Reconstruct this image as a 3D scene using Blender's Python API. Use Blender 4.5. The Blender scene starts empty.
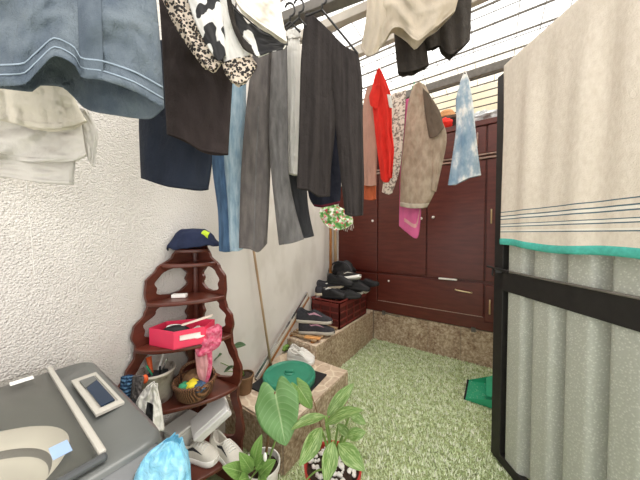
import bpy, bmesh, math, random
from mathutils import Vector, Matrix, noise
PI = math.pi
random.seed(7)
SC = bpy.context.scene
COL = SC.collection
V = Vector

# ------------------------------------------------------------------ camera
CAM_H = 1.45
YAW = math.radians(35)
ROT = Matrix.Rotation(YAW, 3, 'Z') @ Matrix.Rotation(math.radians(88.5), 3, 'X')
cam_d = bpy.data.cameras.new('camera')
cam = bpy.data.objects.new('camera', cam_d)
COL.objects.link(cam)
cam.location = (0, 0, CAM_H)
cam.rotation_euler = (math.radians(88.5), 0, YAW)
cam_d.sensor_width = 36
cam_d.lens = 36 * 250 / 640
cam_d.clip_start = 0.02
SC.camera = cam
CP = V((0, 0, CAM_H))
RIGHT = V((math.cos(YAW), math.sin(YAW), 0))
FWD = V((-math.sin(YAW), math.cos(YAW), 0))

def ray(px, py):
    return ROT @ V(((px - 320) / 250, (240 - py) / 250, -1))
def on_h(px, py, h):                      # a measured point on a horizontal surface
    d = ray(px, py)
    return CP + d * ((h - CAM_H) / d.z)
class Plane:
    """a vertical plane in the room: passes at view distance z0, turned by deg"""
    def __init__(s, x0, z0, deg=0):
        s.q = CP + FWD * z0 + RIGHT * ((x0 - 320) / 250 * z0)
        a = YAW + math.radians(deg)
        s.u = V((math.cos(a), math.sin(a), 0))
        s.n = V((math.sin(a), -math.cos(a), 0))      # towards the viewer's side
    def at(s, px, py, off=0):
        d = ray(px, py)
        t = (s.q - CP).dot(s.n) / d.dot(s.n)
        return CP + d * t + s.n * off
    def keep(s, px, py, off=0):              # on the parallel plane a little nearer, same sight line
        d = ray(px, py)
        t = (s.q + s.n * off - CP).dot(s.n) / d.dot(s.n)
        return CP + d * t
    def dist(s, px):
        d = ray(px, 240)
        return (s.q - CP).dot(s.n) / d.dot(s.n)

# ------------------------------------------------------------------ objects
ORG = {}
def thing(name, label, cat, loc=(0, 0, 0), group=None):
    o = bpy.data.objects.new(name, None)
    COL.objects.link(o)
    o.location = loc
    o.empty_display_size = 0.05
    ORG[o.name] = V(loc)
    return tag(o, label, cat, group)
def tag(o, label=None, cat=None, group=None, kind=None):
    if label: o['label'] = label
    if cat: o['category'] = cat
    if group: o['group'] = group
    if kind: o['kind'] = kind
    return o
def copy_tree(o, parent=None):
    c = o.copy()
    COL.objects.link(c)
    c.parent = parent
    for ch in list(o.children):
        copy_tree(ch, c)
    return c

class MB:
    def __init__(s):
        s.v = []; s.f = []; s.uv = {}
    def add(s, vs, fs):
        k = len(s.v)
        s.v += [V(p) for p in vs]
        s.f += [tuple(i + k for i in f) for f in fs]
        return k
    def box(s, c, size, rz=0, rot=None):
        R = rot if rot is not None else Matrix.Rotation(rz, 3, 'Z')
        hx, hy, hz = size[0] / 2, size[1] / 2, size[2] / 2
        vs = [V(c) + R @ V((x * hx, y * hy, z * hz)) for x in (-1, 1) for y in (-1, 1) for z in (-1, 1)]
        s.add(vs, [(0, 1, 3, 2), (4, 6, 7, 5), (0, 4, 5, 1), (2, 3, 7, 6), (0, 2, 6, 4), (1, 5, 7, 3)])
        return s
    def box2(s, a, b):
        return s.box([(a[i] + b[i]) / 2 for i in range(3)], [abs(b[i] - a[i]) for i in range(3)])
    def bar(s, a, b, w, h):
        a = V(a); b = V(b); d = (b - a)
        q = d.to_track_quat('X', 'Z').to_matrix()
        return s.box((a + b) / 2, (d.length, w, h), rot=q)
    def tube(s, path, r, n=8, cap=True):
        path = [V(p) for p in path]
        rings = []
        up = None
        for i, p in enumerate(path):
            t = (path[min(i + 1, len(path) - 1)] - path[max(i - 1, 0)]).normalized()
            if up is None:
                up = t.orthogonal().normalized()
            up = (up - t * up.dot(t)).normalized()
            b = t.cross(up)
            rr = r[i] if isinstance(r, (list, tuple)) else r
            rings.append([p + (up * math.cos(2 * PI * k / n) + b * math.sin(2 * PI * k / n)) * rr for k in range(n)])
        vs = [q for ring in rings for q in ring]
        fs = []
        for i in range(len(path) - 1):
            for k in range(n):
                a = i * n + k; b = i * n + (k + 1) % n
                fs.append((a, b, b + n, a + n))
        if cap:
            fs.append(tuple(reversed(range(n))))
            fs.append(tuple(range((len(path) - 1) * n, len(path) * n)))
        s.add(vs, fs)
        return s
    def lathe(s, prof, c=(0, 0, 0), n=32, sq=0, capb=True, capt=True, wob=0):
        vs = []
        for r, z in prof:
            for k in range(n):
                a = 2 * PI * k / n
                rr = r
                if sq:
                    rr = r * (abs(math.cos(a)) ** sq + abs(math.sin(a)) ** sq) ** (-1 / sq)
                if wob: rr *= 1 + wob * noise.noise(V((3 * math.cos(a), 3 * math.sin(a), z * 9)))
                vs.append(V(c) + V((rr * math.cos(a), rr * math.sin(a), z)))
        fs = []
        for i in range(len(prof) - 1):
            for k in range(n):
                a = i * n + k; b = i * n + (k + 1) % n
                fs.append((a, b, b + n, a + n))
        if capb: fs.append(tuple(reversed(range(n))))
        if capt: fs.append(tuple(range((len(prof) - 1) * n, len(prof) * n)))
        s.add(vs, fs)
        return s
    def grid(s, fn, ns, nv, close=False, uv=False, wrap=False):
        k0 = len(s.v)
        w = ns if wrap else ns + 1
        for j in range(nv + 1):
            for i in range(w):
                s.v.append(V(fn(i / ns, j / nv)))
                if uv: s.uv[len(s.v) - 1] = (i / ns, j / nv)
        for j in range(nv):
            for i in range(ns):
                a = k0 + j * w + i; b = k0 + j * w + (i + 1) % w
                s.f.append((a, b, b + w, a + w))
        return s
    def prism(s, poly, d):               # polygon of 3D points, pushed by vector d
        d = V(d); n = len(poly)
        vs = [V(p) for p in poly] + [V(p) + d for p in poly]
        fs = [tuple(reversed(range(n))), tuple(range(n, 2 * n))]
        fs += [(i, (i + 1) % n, (i + 1) % n + n, i + n) for i in range(n)]
        s.add(vs, fs)
        return s
    def sphere(s, c, r, n=12, m=8, rot=None, nz=0):
        r = r if isinstance(r, (tuple, list)) else (r, r, r)
        R = rot if rot is not None else Matrix.Identity(3)
        def fn(a, b):
            t = -PI / 2 + PI * b
            p = V((math.cos(t) * math.cos(2 * PI * a), math.cos(t) * math.sin(2 * PI * a), math.sin(t)))
            q = 1 + nz * noise.noise(p * 2.3 + V(c) * 5) if nz else 1
            return V(c) + R @ V((p.x * r[0] * q, p.y * r[1] * q, p.z * r[2] * q))
        return s.grid(fn, n, m, wrap=True)
    def build(s, name, mat, parent=None, smooth=False, bevel=0, sub=0, solid=0, seg=2, offset=-1):
        me = bpy.data.meshes.new(name)
        org = V((0, 0, 0))
        if parent is not None:
            org = ORG[parent.name]
        else:
            lo = V([min(p[i] for p in s.v) for i in range(3)]); hi = V([max(p[i] for p in s.v) for i in range(3)])
            org = V(((lo.x + hi.x) / 2, (lo.y + hi.y) / 2, lo.z))
        me.from_pydata([p - org for p in s.v], [], s.f)
        bm = bmesh.new(); bm.from_mesh(me)
        bmesh.ops.remove_doubles(bm, verts=bm.verts, dist=1e-5)if not s.uv else None
        bmesh.ops.recalc_face_normals(bm, faces=bm.faces)
        bm.to_mesh(me); bm.free()
        if s.uv:
            ul = me.uv_layers.new(name='UVMap')
            for l in me.loops:
                ul.data[l.index].uv = s.uv.get(l.vertex_index, (0, 0))
        me.update()
        if smooth:
            for p in me.polygons: p.use_smooth = True
        me.materials.append(mat)
        o = bpy.data.objects.new(name, me)
        COL.objects.link(o)
        if parent is not None:
            o.parent = parent
        else:
            o.location = org
        ORG[o.name] = org
        if solid:
            m = o.modifiers.new('thickness', 'SOLIDIFY'); m.thickness = solid; m.offset = offset
        if bevel:
            m = o.modifiers.new('bevel', 'BEVEL'); m.width = bevel; m.segments = seg; m.limit_method = 'ANGLE'
            m.angle_limit = math.radians(40)
        if sub:
            m = o.modifiers.new('sub', 'SUBSURF'); m.levels = sub; m.render_levels = sub
        return o

# ------------------------------------------------------------------ materials
def lin(c):
    if isinstance(c, str):
        c = c.lstrip('#'); c = [int(c[i:i + 2], 16) / 255 for i in (0, 2, 4)]
    return tuple((x / 12.92 if x <= .04045 else ((x + .055) / 1.055) ** 2.4) for x in c[:3]) + (1,)
class Nt:
    def __init__(s, name):
        s.m = bpy.data.materials.new(name); s.m.use_nodes = True
        s.t = s.m.node_tree; s.b = s.t.nodes['Principled BSDF']; s.out = s.t.nodes['Material Output']
        s.tc = s.t.nodes.new('ShaderNodeTexCoord')
    def n(s, typ, **kw):
        nd = s.t.nodes.new('ShaderNode' + typ)
        for k, v in kw.items():
            if k.startswith('_'): nd.inputs[k[1:].replace('_', ' ')].default_value = v
            else: setattr(nd, k, v)
        return nd
    def l(s, a, b): s.t.links.new(a, b); return s
    def co(s, scale=(1, 1, 1), out='Object', rot=(0, 0, 0), loc=(0, 0, 0)):
        mp = s.n('Mapping'); mp.inputs['Scale'].default_value = scale; mp.inputs['Rotation'].default_value = rot
        mp.inputs['Location'].default_value = loc
        s.l(s.tc.outputs[out], mp.inputs['Vector']); return mp.outputs['Vector']
    def noise(s, scale, vec=None, detail=3, rough=.55):
        nd = s.n('TexNoise'); nd.inputs['Scale'].default_value = scale; nd.inputs['Detail'].default_value = detail
        nd.inputs['Roughness'].default_value = rough
        s.l(vec if vec is not None else s.tc.outputs['Object'], nd.inputs['Vector']); return nd.outputs['Fac']
    def ramp(s, fac, stops, interp='LINEAR'):
        r = s.n('ValToRGB'); r.color_ramp.interpolation = interp
        e = r.color_ramp.elements
        while len(e) < len(stops): e.new(.5)
        for i, (p, c) in enumerate(stops):
            e[i].position = p; e[i].color = lin(c) if isinstance(c, str) or len(c) == 3 else c
        s.l(fac, r.inputs['Fac']); return r.outputs['Color']
    def mix(s, fac, a, b, bt='MIX'):
        m = s.n('Mix', data_type='RGBA', blend_type=bt)
        if isinstance(fac, (int, float)): m.inputs['Factor'].default_value = fac
        else: s.l(fac, m.inputs['Factor'])
        for v, k in ((a, 'A'), (b, 'B')):
            sock = [i for i in m.inputs if i.name == k and i.type == 'RGBA'][0]
            if isinstance(v, (str, tuple, list)): sock.default_value = lin(v) if isinstance(v, str) else v
            else: s.l(v, sock)
        return [o for o in m.outputs if o.type == 'RGBA'][0]
    def bump(s, fac, strength=.3, dist=.004):
        b = s.n('Bump'); b.inputs['Strength'].default_value = strength; b.inputs['Distance'].default_value = dist
        s.l(fac, b.inputs['Height']); s.l(b.outputs['Normal'], s.b.inputs['Normal']); return b
    def col(s, c):
        if isinstance(c, str): s.b.inputs['Base Color'].default_value = lin(c)
        else: s.l(c, s.b.inputs['Base Color'])
        return s
    def set(s, **kw):
        for k, v in kw.items():
            s.b.inputs[k.replace('_', ' ')].default_value = v
        return s
def sc(c, f):
    l = lin(c); return (min(1, l[0] * f), min(1, l[1] * f), min(1, l[2] * f), 1)
def plain(name, c, rough=.5, var=.1, scale=12, bump=0, bscale=120, metal=0, spec=.4, bdist=.003):
    t = Nt(name)
    t.col(t.ramp(t.noise(scale), [(.3, sc(c, 1 - var)), (.7, sc(c, 1 + var))]))
    t.set(Roughness=rough, Metallic=metal); t.b.inputs['Specular IOR Level'].default_value = spec
    if bump: t.bump(t.noise(bscale), bump, bdist)
    return t.m
def cloth_m(name, c, var=.14, streak=(6, 6, 2), rough=.85, bump=.35, c2=None, trans=0.0, weave=350, crease=1):
    t = Nt(name)
    f = t.noise(3, t.co(streak), 4)
    if c2: colr = t.ramp(f, [(.36, c2), (.64, c)])
    else: colr = t.ramp(f, [(.3, sc(c, 1 - var)), (.7, sc(c, 1 + var))])
    t.col(colr)
    t.set(Roughness=rough); t.b.inputs['Specular IOR Level'].default_value = .2
    w = t.noise(weave, None, 2)
    big = t.noise(5, t.co((5, 5, 2)), 4)
    ad = t.n('Math', operation='MULTIPLY_ADD'); ad.inputs[1].default_value = .22
    t.l(w, ad.inputs[0]); t.l(big, ad.inputs[2])
    cr = t.noise(7, t.co((1.6, 1.6, .9), rot=(.5, .6, .3)), 5, .6)
    a1 = t.n('Math', operation='SUBTRACT'); a1.inputs[1].default_value = .5; t.l(cr, a1.inputs[0])
    a2 = t.n('Math', operation='ABSOLUTE'); t.l(a1.outputs[0], a2.inputs[0])
    a3 = t.n('Math', operation='MULTIPLY_ADD'); a3.inputs[1].default_value = 2.6 * crease; t.l(a2.outputs[0], a3.inputs[0]); t.l(ad.outputs[0], a3.inputs[2])
    t.bump(a3.outputs[0], bump * 1.3, .014)
    if trans:
        tr = t.n('BsdfTranslucent'); t.l(colr, tr.inputs['Color'])
        mx = t.n('MixShader'); mx.inputs[0].default_value = trans
        t.l(t.b.outputs[0], mx.inputs[1]); t.l(tr.outputs[0], mx.inputs[2]); t.l(mx.outputs[0], t.out.inputs['Surface'])
    return t.m

MT = {}
def mk():
    # stucco wall: coarse at the near end, smoother plaster at the far end
    t = Nt('white stucco'); v = t.tc.outputs['Object']
    n2 = t.noise(130, None, 2, .6); vz = t.n('TexVoronoi', feature='SMOOTH_F1'); vz.inputs['Scale'].default_value = 150; vz.inputs['Smoothness'].default_value = .6
    wv = t.mix(.012, t.tc.outputs['Object'], t.n('TexNoise', _Scale=60).outputs['Color']); t.l(wv, vz.inputs['Vector']); n1 = vz.outputs['Distance']
    ad = t.n('Math', operation='MULTIPLY_ADD'); ad.inputs[1].default_value = .5; t.l(n2, ad.inputs[0]); t.l(n1, ad.inputs[2])
    sx = t.n('SeparateXYZ'); t.l(t.n('NewGeometry').outputs['Position'], sx.inputs[0])
    mr = t.n('MapRange'); mr.inputs['From Min'].default_value = .85; mr.inputs['From Max'].default_value = 1.15
    mr.inputs['To Min'].default_value = 1; mr.inputs['To Max'].default_value = .1
    t.l(sx.outputs['Y'], mr.inputs['Value'])
    b = t.bump(ad.outputs[0], .55, -.005); t.l(mr.outputs[0], b.inputs['Strength'])
    base = t.ramp(t.noise(2.2), [(.3, '#d4cec8'), (.7, '#dfdad4')])
    patch = t.ramp(t.noise(3.1, t.co((1, 1.3, .8), loc=(3, 1, 0)), 3), [(.50, (0, 0, 0)), (.62, (1, 1, 1))])
    pm = t.n('Math', operation='MULTIPLY'); inv = t.n('MapRange')
    for k, val in (('From Min', 1), ('From Max', 1.25), ('To Min', 0), ('To Max', .3)): inv.inputs[k].default_value = val
    t.l(sx.outputs['Y'], inv.inputs['Value']); t.l(inv.outputs[0], pm.inputs[0]); t.l(patch, pm.inputs[1])
    t.col(t.mix(pm.outputs[0], base, '#b5ada2')); t.set(Roughness=.9)
    MT['stucco'] = t.m
    MT['cream_wall'] = plain('cream paint', '#f4ead2', .85, .05, 3, .2, 60)
    # roof sheet: milky plastic that lets the sky through
    t = Nt('milky roof sheet'); tr = t.n('BsdfTransparent'); tl = t.n('BsdfTranslucent')
    tl.inputs['Color'].default_value = (.95, .95, .93, 1); tr.inputs['Color'].default_value = (.97, .97, .96, 1)
    mx = t.n('MixShader'); mx.inputs[0].default_value = .3
    t.l(tr.outputs[0], mx.inputs[1]); t.l(tl.outputs[0], mx.inputs[2]); t.l(mx.outputs[0], t.out.inputs['Surface'])
    MT['roof'] = t.m
    MT['steel'] = plain('dull painted steel', '#6b6660', .55, .2, 20, .1)
    MT['wire'] = plain('dark wire', '#4c4846', .5, .1)
    MT['lightsteel'] = plain('pale painted steel', '#b9b1a6', .6, .12, 10)
    MT['blackmetal'] = plain('black painted steel', '#1f1d1c', .5, .25, 30, .1, 200)
    # turf
    t = Nt('green turf'); at = t.n('Attribute', attribute_name='shade')
    t.col(t.ramp(at.outputs['Fac'], [(0, '#92a468'), (.3, '#c0cf9a'), (.65, '#dde7c1'), (1, '#f5f6e6')])); t.set(Roughness=.8)
    MT['turf'] = t.m
    MT['turfbase'] = plain('green turf backing', '#a0aa7c', .9, .25, 60)
    # tile
    t = Nt('mottled brown tile'); v = t.co((1, 1, 1))
    f = t.noise(42, v, 4, .65); g = t.noise(9, v, 2)
    c1 = t.ramp(f, [(.35, '#6c5342'), (.46, '#a0866e'), (.56, '#c4b098'), (.68, '#e4d7c3')])
    c2 = t.mix(.35, c1, t.ramp(g, [(.35, '#8c6f59'), (.65, '#c6b49b')]))
    t.col(c2); t.set(Roughness=.45); MT['tile'] = t.m; t.bump(f, .15, .002)
    MT['grout'] = plain('grout', '#9a8c7c', .9, .1)
    t = Nt('crazy stone'); vo = t.n('TexVoronoi', feature='DISTANCE_TO_EDGE'); vo.inputs['Scale'].default_value = 9
    vc = t.n('TexVoronoi'); vc.inputs['Scale'].default_value = 9
    wob = t.mix(.08, t.tc.outputs['Object'], t.n('TexNoise').outputs['Color'])
    t.l(wob, vo.inputs['Vector']); t.l(wob, vc.inputs['Vector'])
    st = t.ramp(vc.outputs['Color'], [(.2, '#8b6a54'), (.5, '#c3a78c'), (.8, '#a08068')])
    st2 = t.mix(t.noise(30), st, '#e3d2bb')
    t.col(t.mix(t.ramp(vo.outputs['Distance'], [(.01, (0, 0, 0)), (.07, (1, 1, 1))]), '#e2d3bd', st2)); t.set(Roughness=.5)
    MT['stone'] = t.m
    # wood lacquer
    t = Nt('dark red lacquer'); f = t.noise(3, t.co((1.5, 1.5, 9)), 3)
    t.col(t.ramp(f, [(.3, '#532119'), (.7, '#652c22')])); t.set(Roughness=.38); MT['wardrobe'] = t.m
    t = Nt('red brown varnished wood'); f = t.noise(4, t.co((4, 4, 14)), 3)
    t.col(t.ramp(f, [(.3, '#4e251b'), (.7, '#653225')])); t.set(Roughness=.32); MT['shelfwood'] = t.m
    MT['edging'] = plain('worn pale edging', '#a98c80', .6, .3, 40)
    MT['brass'] = plain('brass', '#d6c39a', .3, .08, metal=.8)
    MT['chrome'] = plain('chrome', '#d5d5d5', .25, .05, metal=.9)
    MT['knobwhite'] = plain('white knob', '#efe9e4', .35, .04)
    t = Nt('light raw wood'); f = t.noise(4, t.co((8, 8, .8)), 4)
    t.col(t.ramp(f, [(.3, '#94795c'), (.7, '#b89c78')])); t.set(Roughness=.7); MT['stick'] = t.m
    MT['stick2'] = plain('brown broom wood', '#94602f', .6, .2, 20)
    MT['white'] = plain('white plastic', '#efeeea', .4, .04)
    MT['foam'] = plain('white foam', '#f1efec', .7, .04)
    MT['paper'] = plain('white paper', '#f6f3ee', .8, .03)
    MT['pink'] = plain('hot pink plastic', '#ee3f63', .4, .06)
    MT['black'] = plain('black rubber', '#1d1c1e', .6, .2, 30)
    MT['darkgrey'] = plain('charcoal fabric', '#35343a', .8, .2, 40, .3, 300)
    MT['greyplastic'] = plain('grey machine plastic', '#646664', .28, .05, 5)
    MT['greydark'] = plain('darker grey machine plastic', '#4a4c4e', .25, .05, 5)
    MT['greytrim'] = plain('pale grey trim', '#b9b5ac', .3, .04)
    MT['tub'] = plain('white tub plastic', '#e4ded4', .35, .04)
    MT['drum'] = plain('steel drum', '#b5a49c', .4, .1, 20)
    MT['groove'] = plain('grey tub seal', '#8d8a86', .5, .05)
    MT['navyhole'] = plain('dark blue plastic', '#1c2e44', .4, .1)
    t = Nt('smoked lid glass'); gl = t.n('BsdfGlossy'); gl.inputs['Roughness'].default_value = .08
    tr = t.n('BsdfTransparent'); tr.inputs['Color'].default_value = (.88, .88, .86, 1)
    lw = t.n('LayerWeight'); lw.inputs['Blend'].default_value = .22; mx = t.n('MixShader')
    pw = t.n('Math', operation='POWER'); pw.inputs[1].default_value = 2.0; t.l(lw.outputs['Facing'], pw.inputs[0]); t.l(pw.outputs[0], mx.inputs[0]); t.l(tr.outputs[0], mx.inputs[1]); t.l(gl.outputs[0], mx.inputs[2])
    t.l(mx.outputs[0], t.out.inputs['Surface']); MT['lidglass'] = t.m
    t = Nt('light blue plastic film'); f = t.noise(14, None, 4)
    t.col(t.ramp(f, [(.3, '#6fc3e6'), (.7, '#b4e6f7')])); t.set(Roughness=.2); t.bump(t.noise(30, None, 4), .7, .02)
    tl = t.n('BsdfTranslucent'); tl.inputs['Color'].default_value = lin('#8fd6f2'); mx = t.n('MixShader'); mx.inputs[0].default_value = .3
    t.l(t.b.outputs[0], mx.inputs[1]); t.l(tl.outputs[0], mx.inputs[2]); t.l(mx.outputs[0], t.out.inputs['Surface']); MT['bluebag'] = t.m
    MT['greenlid'] = plain('green plastic', '#33866b', .4, .08, 8)
    MT['greenpan'] = plain('bright green plastic', '#35a67c', .4, .06)
    MT['cratered'] = plain('dark red crate plastic', '#78322c', .45, .15, 15)
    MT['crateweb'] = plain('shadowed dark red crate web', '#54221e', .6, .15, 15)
    MT['potwhite'] = plain('off white pot', '#e2dfd8', .5, .08)
    MT['potred'] = plain('red pot', '#b5352c', .45, .1)
    MT['soil'] = plain('dark potting soil', '#3a2c22', .95, .4, 60, .8, 60, bdist=.01)
    MT['pebble'] = plain('white pebble', '#f1ede6', .7, .06)
    MT['stem'] = plain('green stem', '#7d9a52', .5, .15)
    MT['brownstem'] = plain('brown stem', '#7a5c40', .6, .2)
    def leafm(name, base, light, vein, amt, sc_):
        t = Nt(name); uv = t.tc.outputs['UV']; sx = t.n('SeparateXYZ'); t.l(uv, sx.inputs[0])
        ab = t.n('Math', operation='SUBTRACT'); ab.inputs[1].default_value = .5; t.l(sx.outputs[0], ab.inputs[0])
        a2 = t.n('Math', operation='ABSOLUTE'); t.l(ab.outputs[0], a2.inputs[0])
        # side veins: v - |u|
        sv = t.n('Math', operation='MULTIPLY_ADD'); sv.inputs[1].default_value = -.55; t.l(a2.outputs[0], sv.inputs[0]); t.l(sx.outputs[1], sv.inputs[2])
        wv = t.n('Math', operation='MULTIPLY'); wv.inputs[1].default_value = 62; t.l(sv.outputs[0], wv.inputs[0])
        sn = t.n('Math', operation='SINE'); t.l(wv.outputs[0], sn.inputs[0])
        vm = t.ramp(sn.outputs[0], [(.86, (0, 0, 0)), (1, (1, 1, 1))])
        mm = t.ramp(a2.outputs[0], [(.008, (1, 1, 1)), (.03, (0, 0, 0))])
        ns = t.ramp(t.noise(sc_, t.co((1, .35, 1), 'UV'), 3), [(.48, (0, 0, 0)), (.6, (1, 1, 1))])
        nm = t.n('Math', operation='MULTIPLY'); nm.inputs[1].default_value = amt; t.l(ns, nm.inputs[0])
        c = t.mix(nm.outputs[0], t.ramp(t.noise(5), [(.3, sc(base, .88)), (.7, sc(base, 1.12))]), light)
        f1 = t.n('Math', operation='MULTIPLY'); f1.inputs[1].default_value = .35; t.l(vm, f1.inputs[0])
        c = t.mix(f1.outputs[0], c, vein); c = t.mix(mm, c, vein)
        t.col(c); t.set(Roughness=.38); t.bump(sn.outputs[0], .15, .003)
        tl = t.n('BsdfTranslucent'); t.l(c, tl.inputs['Color']); mx = t.n('MixShader'); mx.inputs[0].default_value = .25
        t.l(t.b.outputs[0], mx.inputs[1]); t.l(tl.outputs[0], mx.inputs[2]); t.l(mx.outputs[0], t.out.inputs['Surface'])
        return t.m
    MT['leaf_big'] = leafm('heart leaf', '#6f9a5c', '#8fb27a', '#a8c48f', .3, 3)
    MT['leaf_var'] = leafm('variegated leaf', '#6b8e45', '#bccf90', '#a9c27c', .6, 9)
    MT['leaf_mid'] = leafm('mid green leaf', '#7ba353', '#a9c878', '#b6cf8c', .4, 4)
    MT['leaf_dark'] = leafm('dark leaf', '#4c6b47', '#6c8660', '#7f9a72', .3, 4)
    t = Nt('wicker'); w = t.n('TexWave'); w.inputs['Scale'].default_value = 40; w.inputs['Distortion'].default_value = 3
    t.l(t.tc.outputs['Object'], w.inputs['Vector'])
    t.col(t.ramp(w.outputs['Fac'], [(.2, '#4a2f20'), (.8, '#8a6040')])); t.set(Roughness=.6); t.bump(w.outputs['Fac'], .6, .01); MT['wicker'] = t.m
    MT['yellow'] = plain('yellow cloth', '#e8d53a', .8, .1)
    MT['lime'] = plain('lime cloth', '#c9e23a', .7, .1)
    MT['tealgreen'] = plain('green cloth', '#3f9a70', .8, .1)
    MT['orange'] = plain('orange plastic', '#e0602f', .5, .1)
    MT['rubberbeige'] = plain('beige rubber', '#cdbfa8', .7, .1)
    # garments
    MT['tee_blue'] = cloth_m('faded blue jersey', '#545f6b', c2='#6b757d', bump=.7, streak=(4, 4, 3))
    MT['tee_fold_shade'] = cloth_m('blue jersey', '#4c5661', c2='#616b74')  # darker tee blue, a fold's shade painted into the colour
    MT['cream'] = cloth_m('cream rib knit', '#e6dfd0', .06, trans=.25)
    MT['sheer'] = cloth_m('sheer white voile', '#e6e2db', .05, trans=.35)
    MT['navy'] = cloth_m('navy sports cloth', '#1d2431', .2, rough=.6)
    MT['brownblack'] = cloth_m('brown black jersey', '#322a29', .18)
    MT['jeans'] = cloth_m('washed blue denim', '#a6b9c5', c2='#7d97a9', streak=(14, 14, 3))
    MT['jeansdark'] = cloth_m('mid blue denim', '#4d6785', c2='#3a5069', streak=(14, 14, 3))
    MT['greybrown'] = cloth_m('grey brown twill', '#5b5655', c2='#6c6663', streak=(10, 10, 3))
    MT['grey'] = cloth_m('grey denim', '#5d5b5a', c2='#747170', streak=(10, 10, 3))
    MT['charcoal'] = cloth_m('charcoal denim', '#3b3b3e', .2)
    MT['whitecloth'] = cloth_m('white cotton', '#efece6', .05, trans=.15)
    MT['blackknit'] = cloth_m('black knit', '#332e2d', .28, streak=(22, 22, .4), bump=.5)
    MT['maroon'] = cloth_m('maroon cloth', '#5a1c2c', .15)
    MT['navydark'] = cloth_m('dark navy cloth', '#20222e', .15)
    MT['peach'] = cloth_m('dusty pink cotton', '#c79a8a', .1, trans=.2)
    MT['rust'] = cloth_m('rust cotton', '#b25a3a', .1)
    MT['red'] = cloth_m('red cotton', '#e8382f', .1, trans=.2)
    MT['pinkcloth'] = cloth_m('pink cotton', '#df6fa0', .1, trans=.2)
    MT['taupe'] = cloth_m('taupe sweat fabric', '#9c8a78', c2='#b6a592', streak=(8, 8, 4))
    MT['taupedark'] = cloth_m('dark taupe fabric', '#675a4e', .12)
    MT['beige'] = cloth_m('beige jersey', '#d6cab8', .1, trans=.3)
    MT['blackcloth'] = cloth_m('washed black cloth', '#38332f', .2)
    MT['cap'] = cloth_m('navy cap cloth', '#252c44', .15)
    MT['pinkpurse'] = cloth_m('pink quilted cloth', '#d84f74', c2='#e98aa0', streak=(20, 20, 20))
    MT['palepink'] = cloth_m('pale pink cloth', '#dba1a4', .1)
    MT['trainer'] = cloth_m('off white leather', '#d8d3c9', .06, bump=.15)
    MT['bluesock'] = None
    t = Nt('acid washed denim'); f = t.noise(5, t.co((1.5, 1.5, .8)), 5, .6)
    t.col(t.ramp(f, [(.36, '#7896b0'), (.5, '#a3b8c9'), (.6, '#f0f0ee')])); t.set(Roughness=.85); t.bump(t.noise(300), .3); MT['acid'] = t.m
    t = Nt('leopard print'); vo = t.n('TexVoronoi'); vo.inputs['Scale'].default_value = 105; t.l(t.tc.outputs['Object'], vo.inputs['Vector'])
    mx = t.n('Math', operation='MULTIPLY_ADD'); mx.inputs[1].default_value = .8; t.l(t.noise(90), mx.inputs[0]); t.l(vo.outputs['Distance'], mx.inputs[2])
    t.col(t.ramp(mx.outputs[0], [(.50, '#8c6d56'), (.58, '#1e1a1a'), (.90, '#1e1a1a'), (.98, '#d9c9b8')])); t.set(Roughness=.8); MT['leopard'] = t.m
    t = Nt('cow print'); f = t.noise(22, t.co((1, 1, .8), loc=(.3, .1, .7)), 1, .3)
    t.col(t.ramp(f, [(.495, '#efece8'), (.51, '#2b2a2c')])); t.set(Roughness=.8); MT['cow'] = t.m
    t = Nt('grey lace'); f = t.noise(45, None, 2)
    t.col(t.ramp(f, [(.42, '#857a70'), (.52, '#ded5c9')])); t.set(Roughness=.8); MT['lace'] = t.m
    t = Nt('floral cream'); f = t.noise(12, None, 3)
    t.col(t.ramp(f, [(.45, '#e6dfd3'), (.6, '#b3aa9d')])); t.set(Roughness=.8); MT['floral'] = t.m
    # towel, striped near the lower end, teal border (world height)
    t = Nt('towel terry'); sx = t.n('SeparateXYZ'); t.l(t.n('NewGeometry').outputs['Position'], sx.inputs[0])
    base = t.ramp(t.noise(60, t.co((1, 1, .6)), 4), [(.25, '#d9cdbe'), (.75, '#eae0d3')])
    mr = t.n('MapRange'); mr.inputs['From Min'].default_value = 1.40; mr.inputs['From Max'].default_value = 1.60
    t.l(sx.outputs['Z'], mr.inputs['Value'])
    W = (1, 1, 1); B = (0, 0, 0)
    z = lambda h: (h - 1.40) / .20
    st = t.ramp(mr.outputs[0], [(0, B), (z(1.455), B), (z(1.457), W), (z(1.461), B), (z(1.487), W), (z(1.492), B), (z(1.503), W), (z(1.507), B), (z(1.531), W), (z(1.536), B), (z(1.549), W), (z(1.554), B), (z(1.573), W), (z(1.578), B)], 'CONSTANT')
    wht = t.ramp(mr.outputs[0], [(0, B), (z(1.461), W), (z(1.470), B), (z(1.492), W), (z(1.503), B), (z(1.536), W), (z(1.549), B)], 'CONSTANT')
    c = t.mix(wht, base, '#eee8de'); c = t.mix(st, c, '#4c6672')
    t.col(c); t.set(Roughness=.95); t.bump(t.noise(190, None, 3, .7), .7, .006); MT['towel'] = t.m
    MT['tealhem'] = plain('teal towel hem', '#4fb3a6', .9, .15, 60, .6, 200)
    # door sheet
    t = Nt('frosted corrugated sheet'); v = t.n('TexVoronoi'); v.inputs['Scale'].default_value = 100
    t.l(t.tc.outputs['Object'], v.inputs['Vector'])
    t.col(t.mix(t.ramp(v.outputs['Distance'], [(.1, (0, 0, 0)), (.45, (.8, .8, .8))]), t.ramp(t.noise(2), [(.3, '#d0d3ca'), (.7, '#dfe1da')]), '#8d928a')); t.set(Roughness=.3); t.bump(v.outputs['Distance'], .5, .004)
    tl = t.n('BsdfTranslucent'); tl.inputs['Color'].default_value = (.85, .87, .82, 1); mx = t.n('MixShader'); mx.inputs[0].default_value = .22
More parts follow.
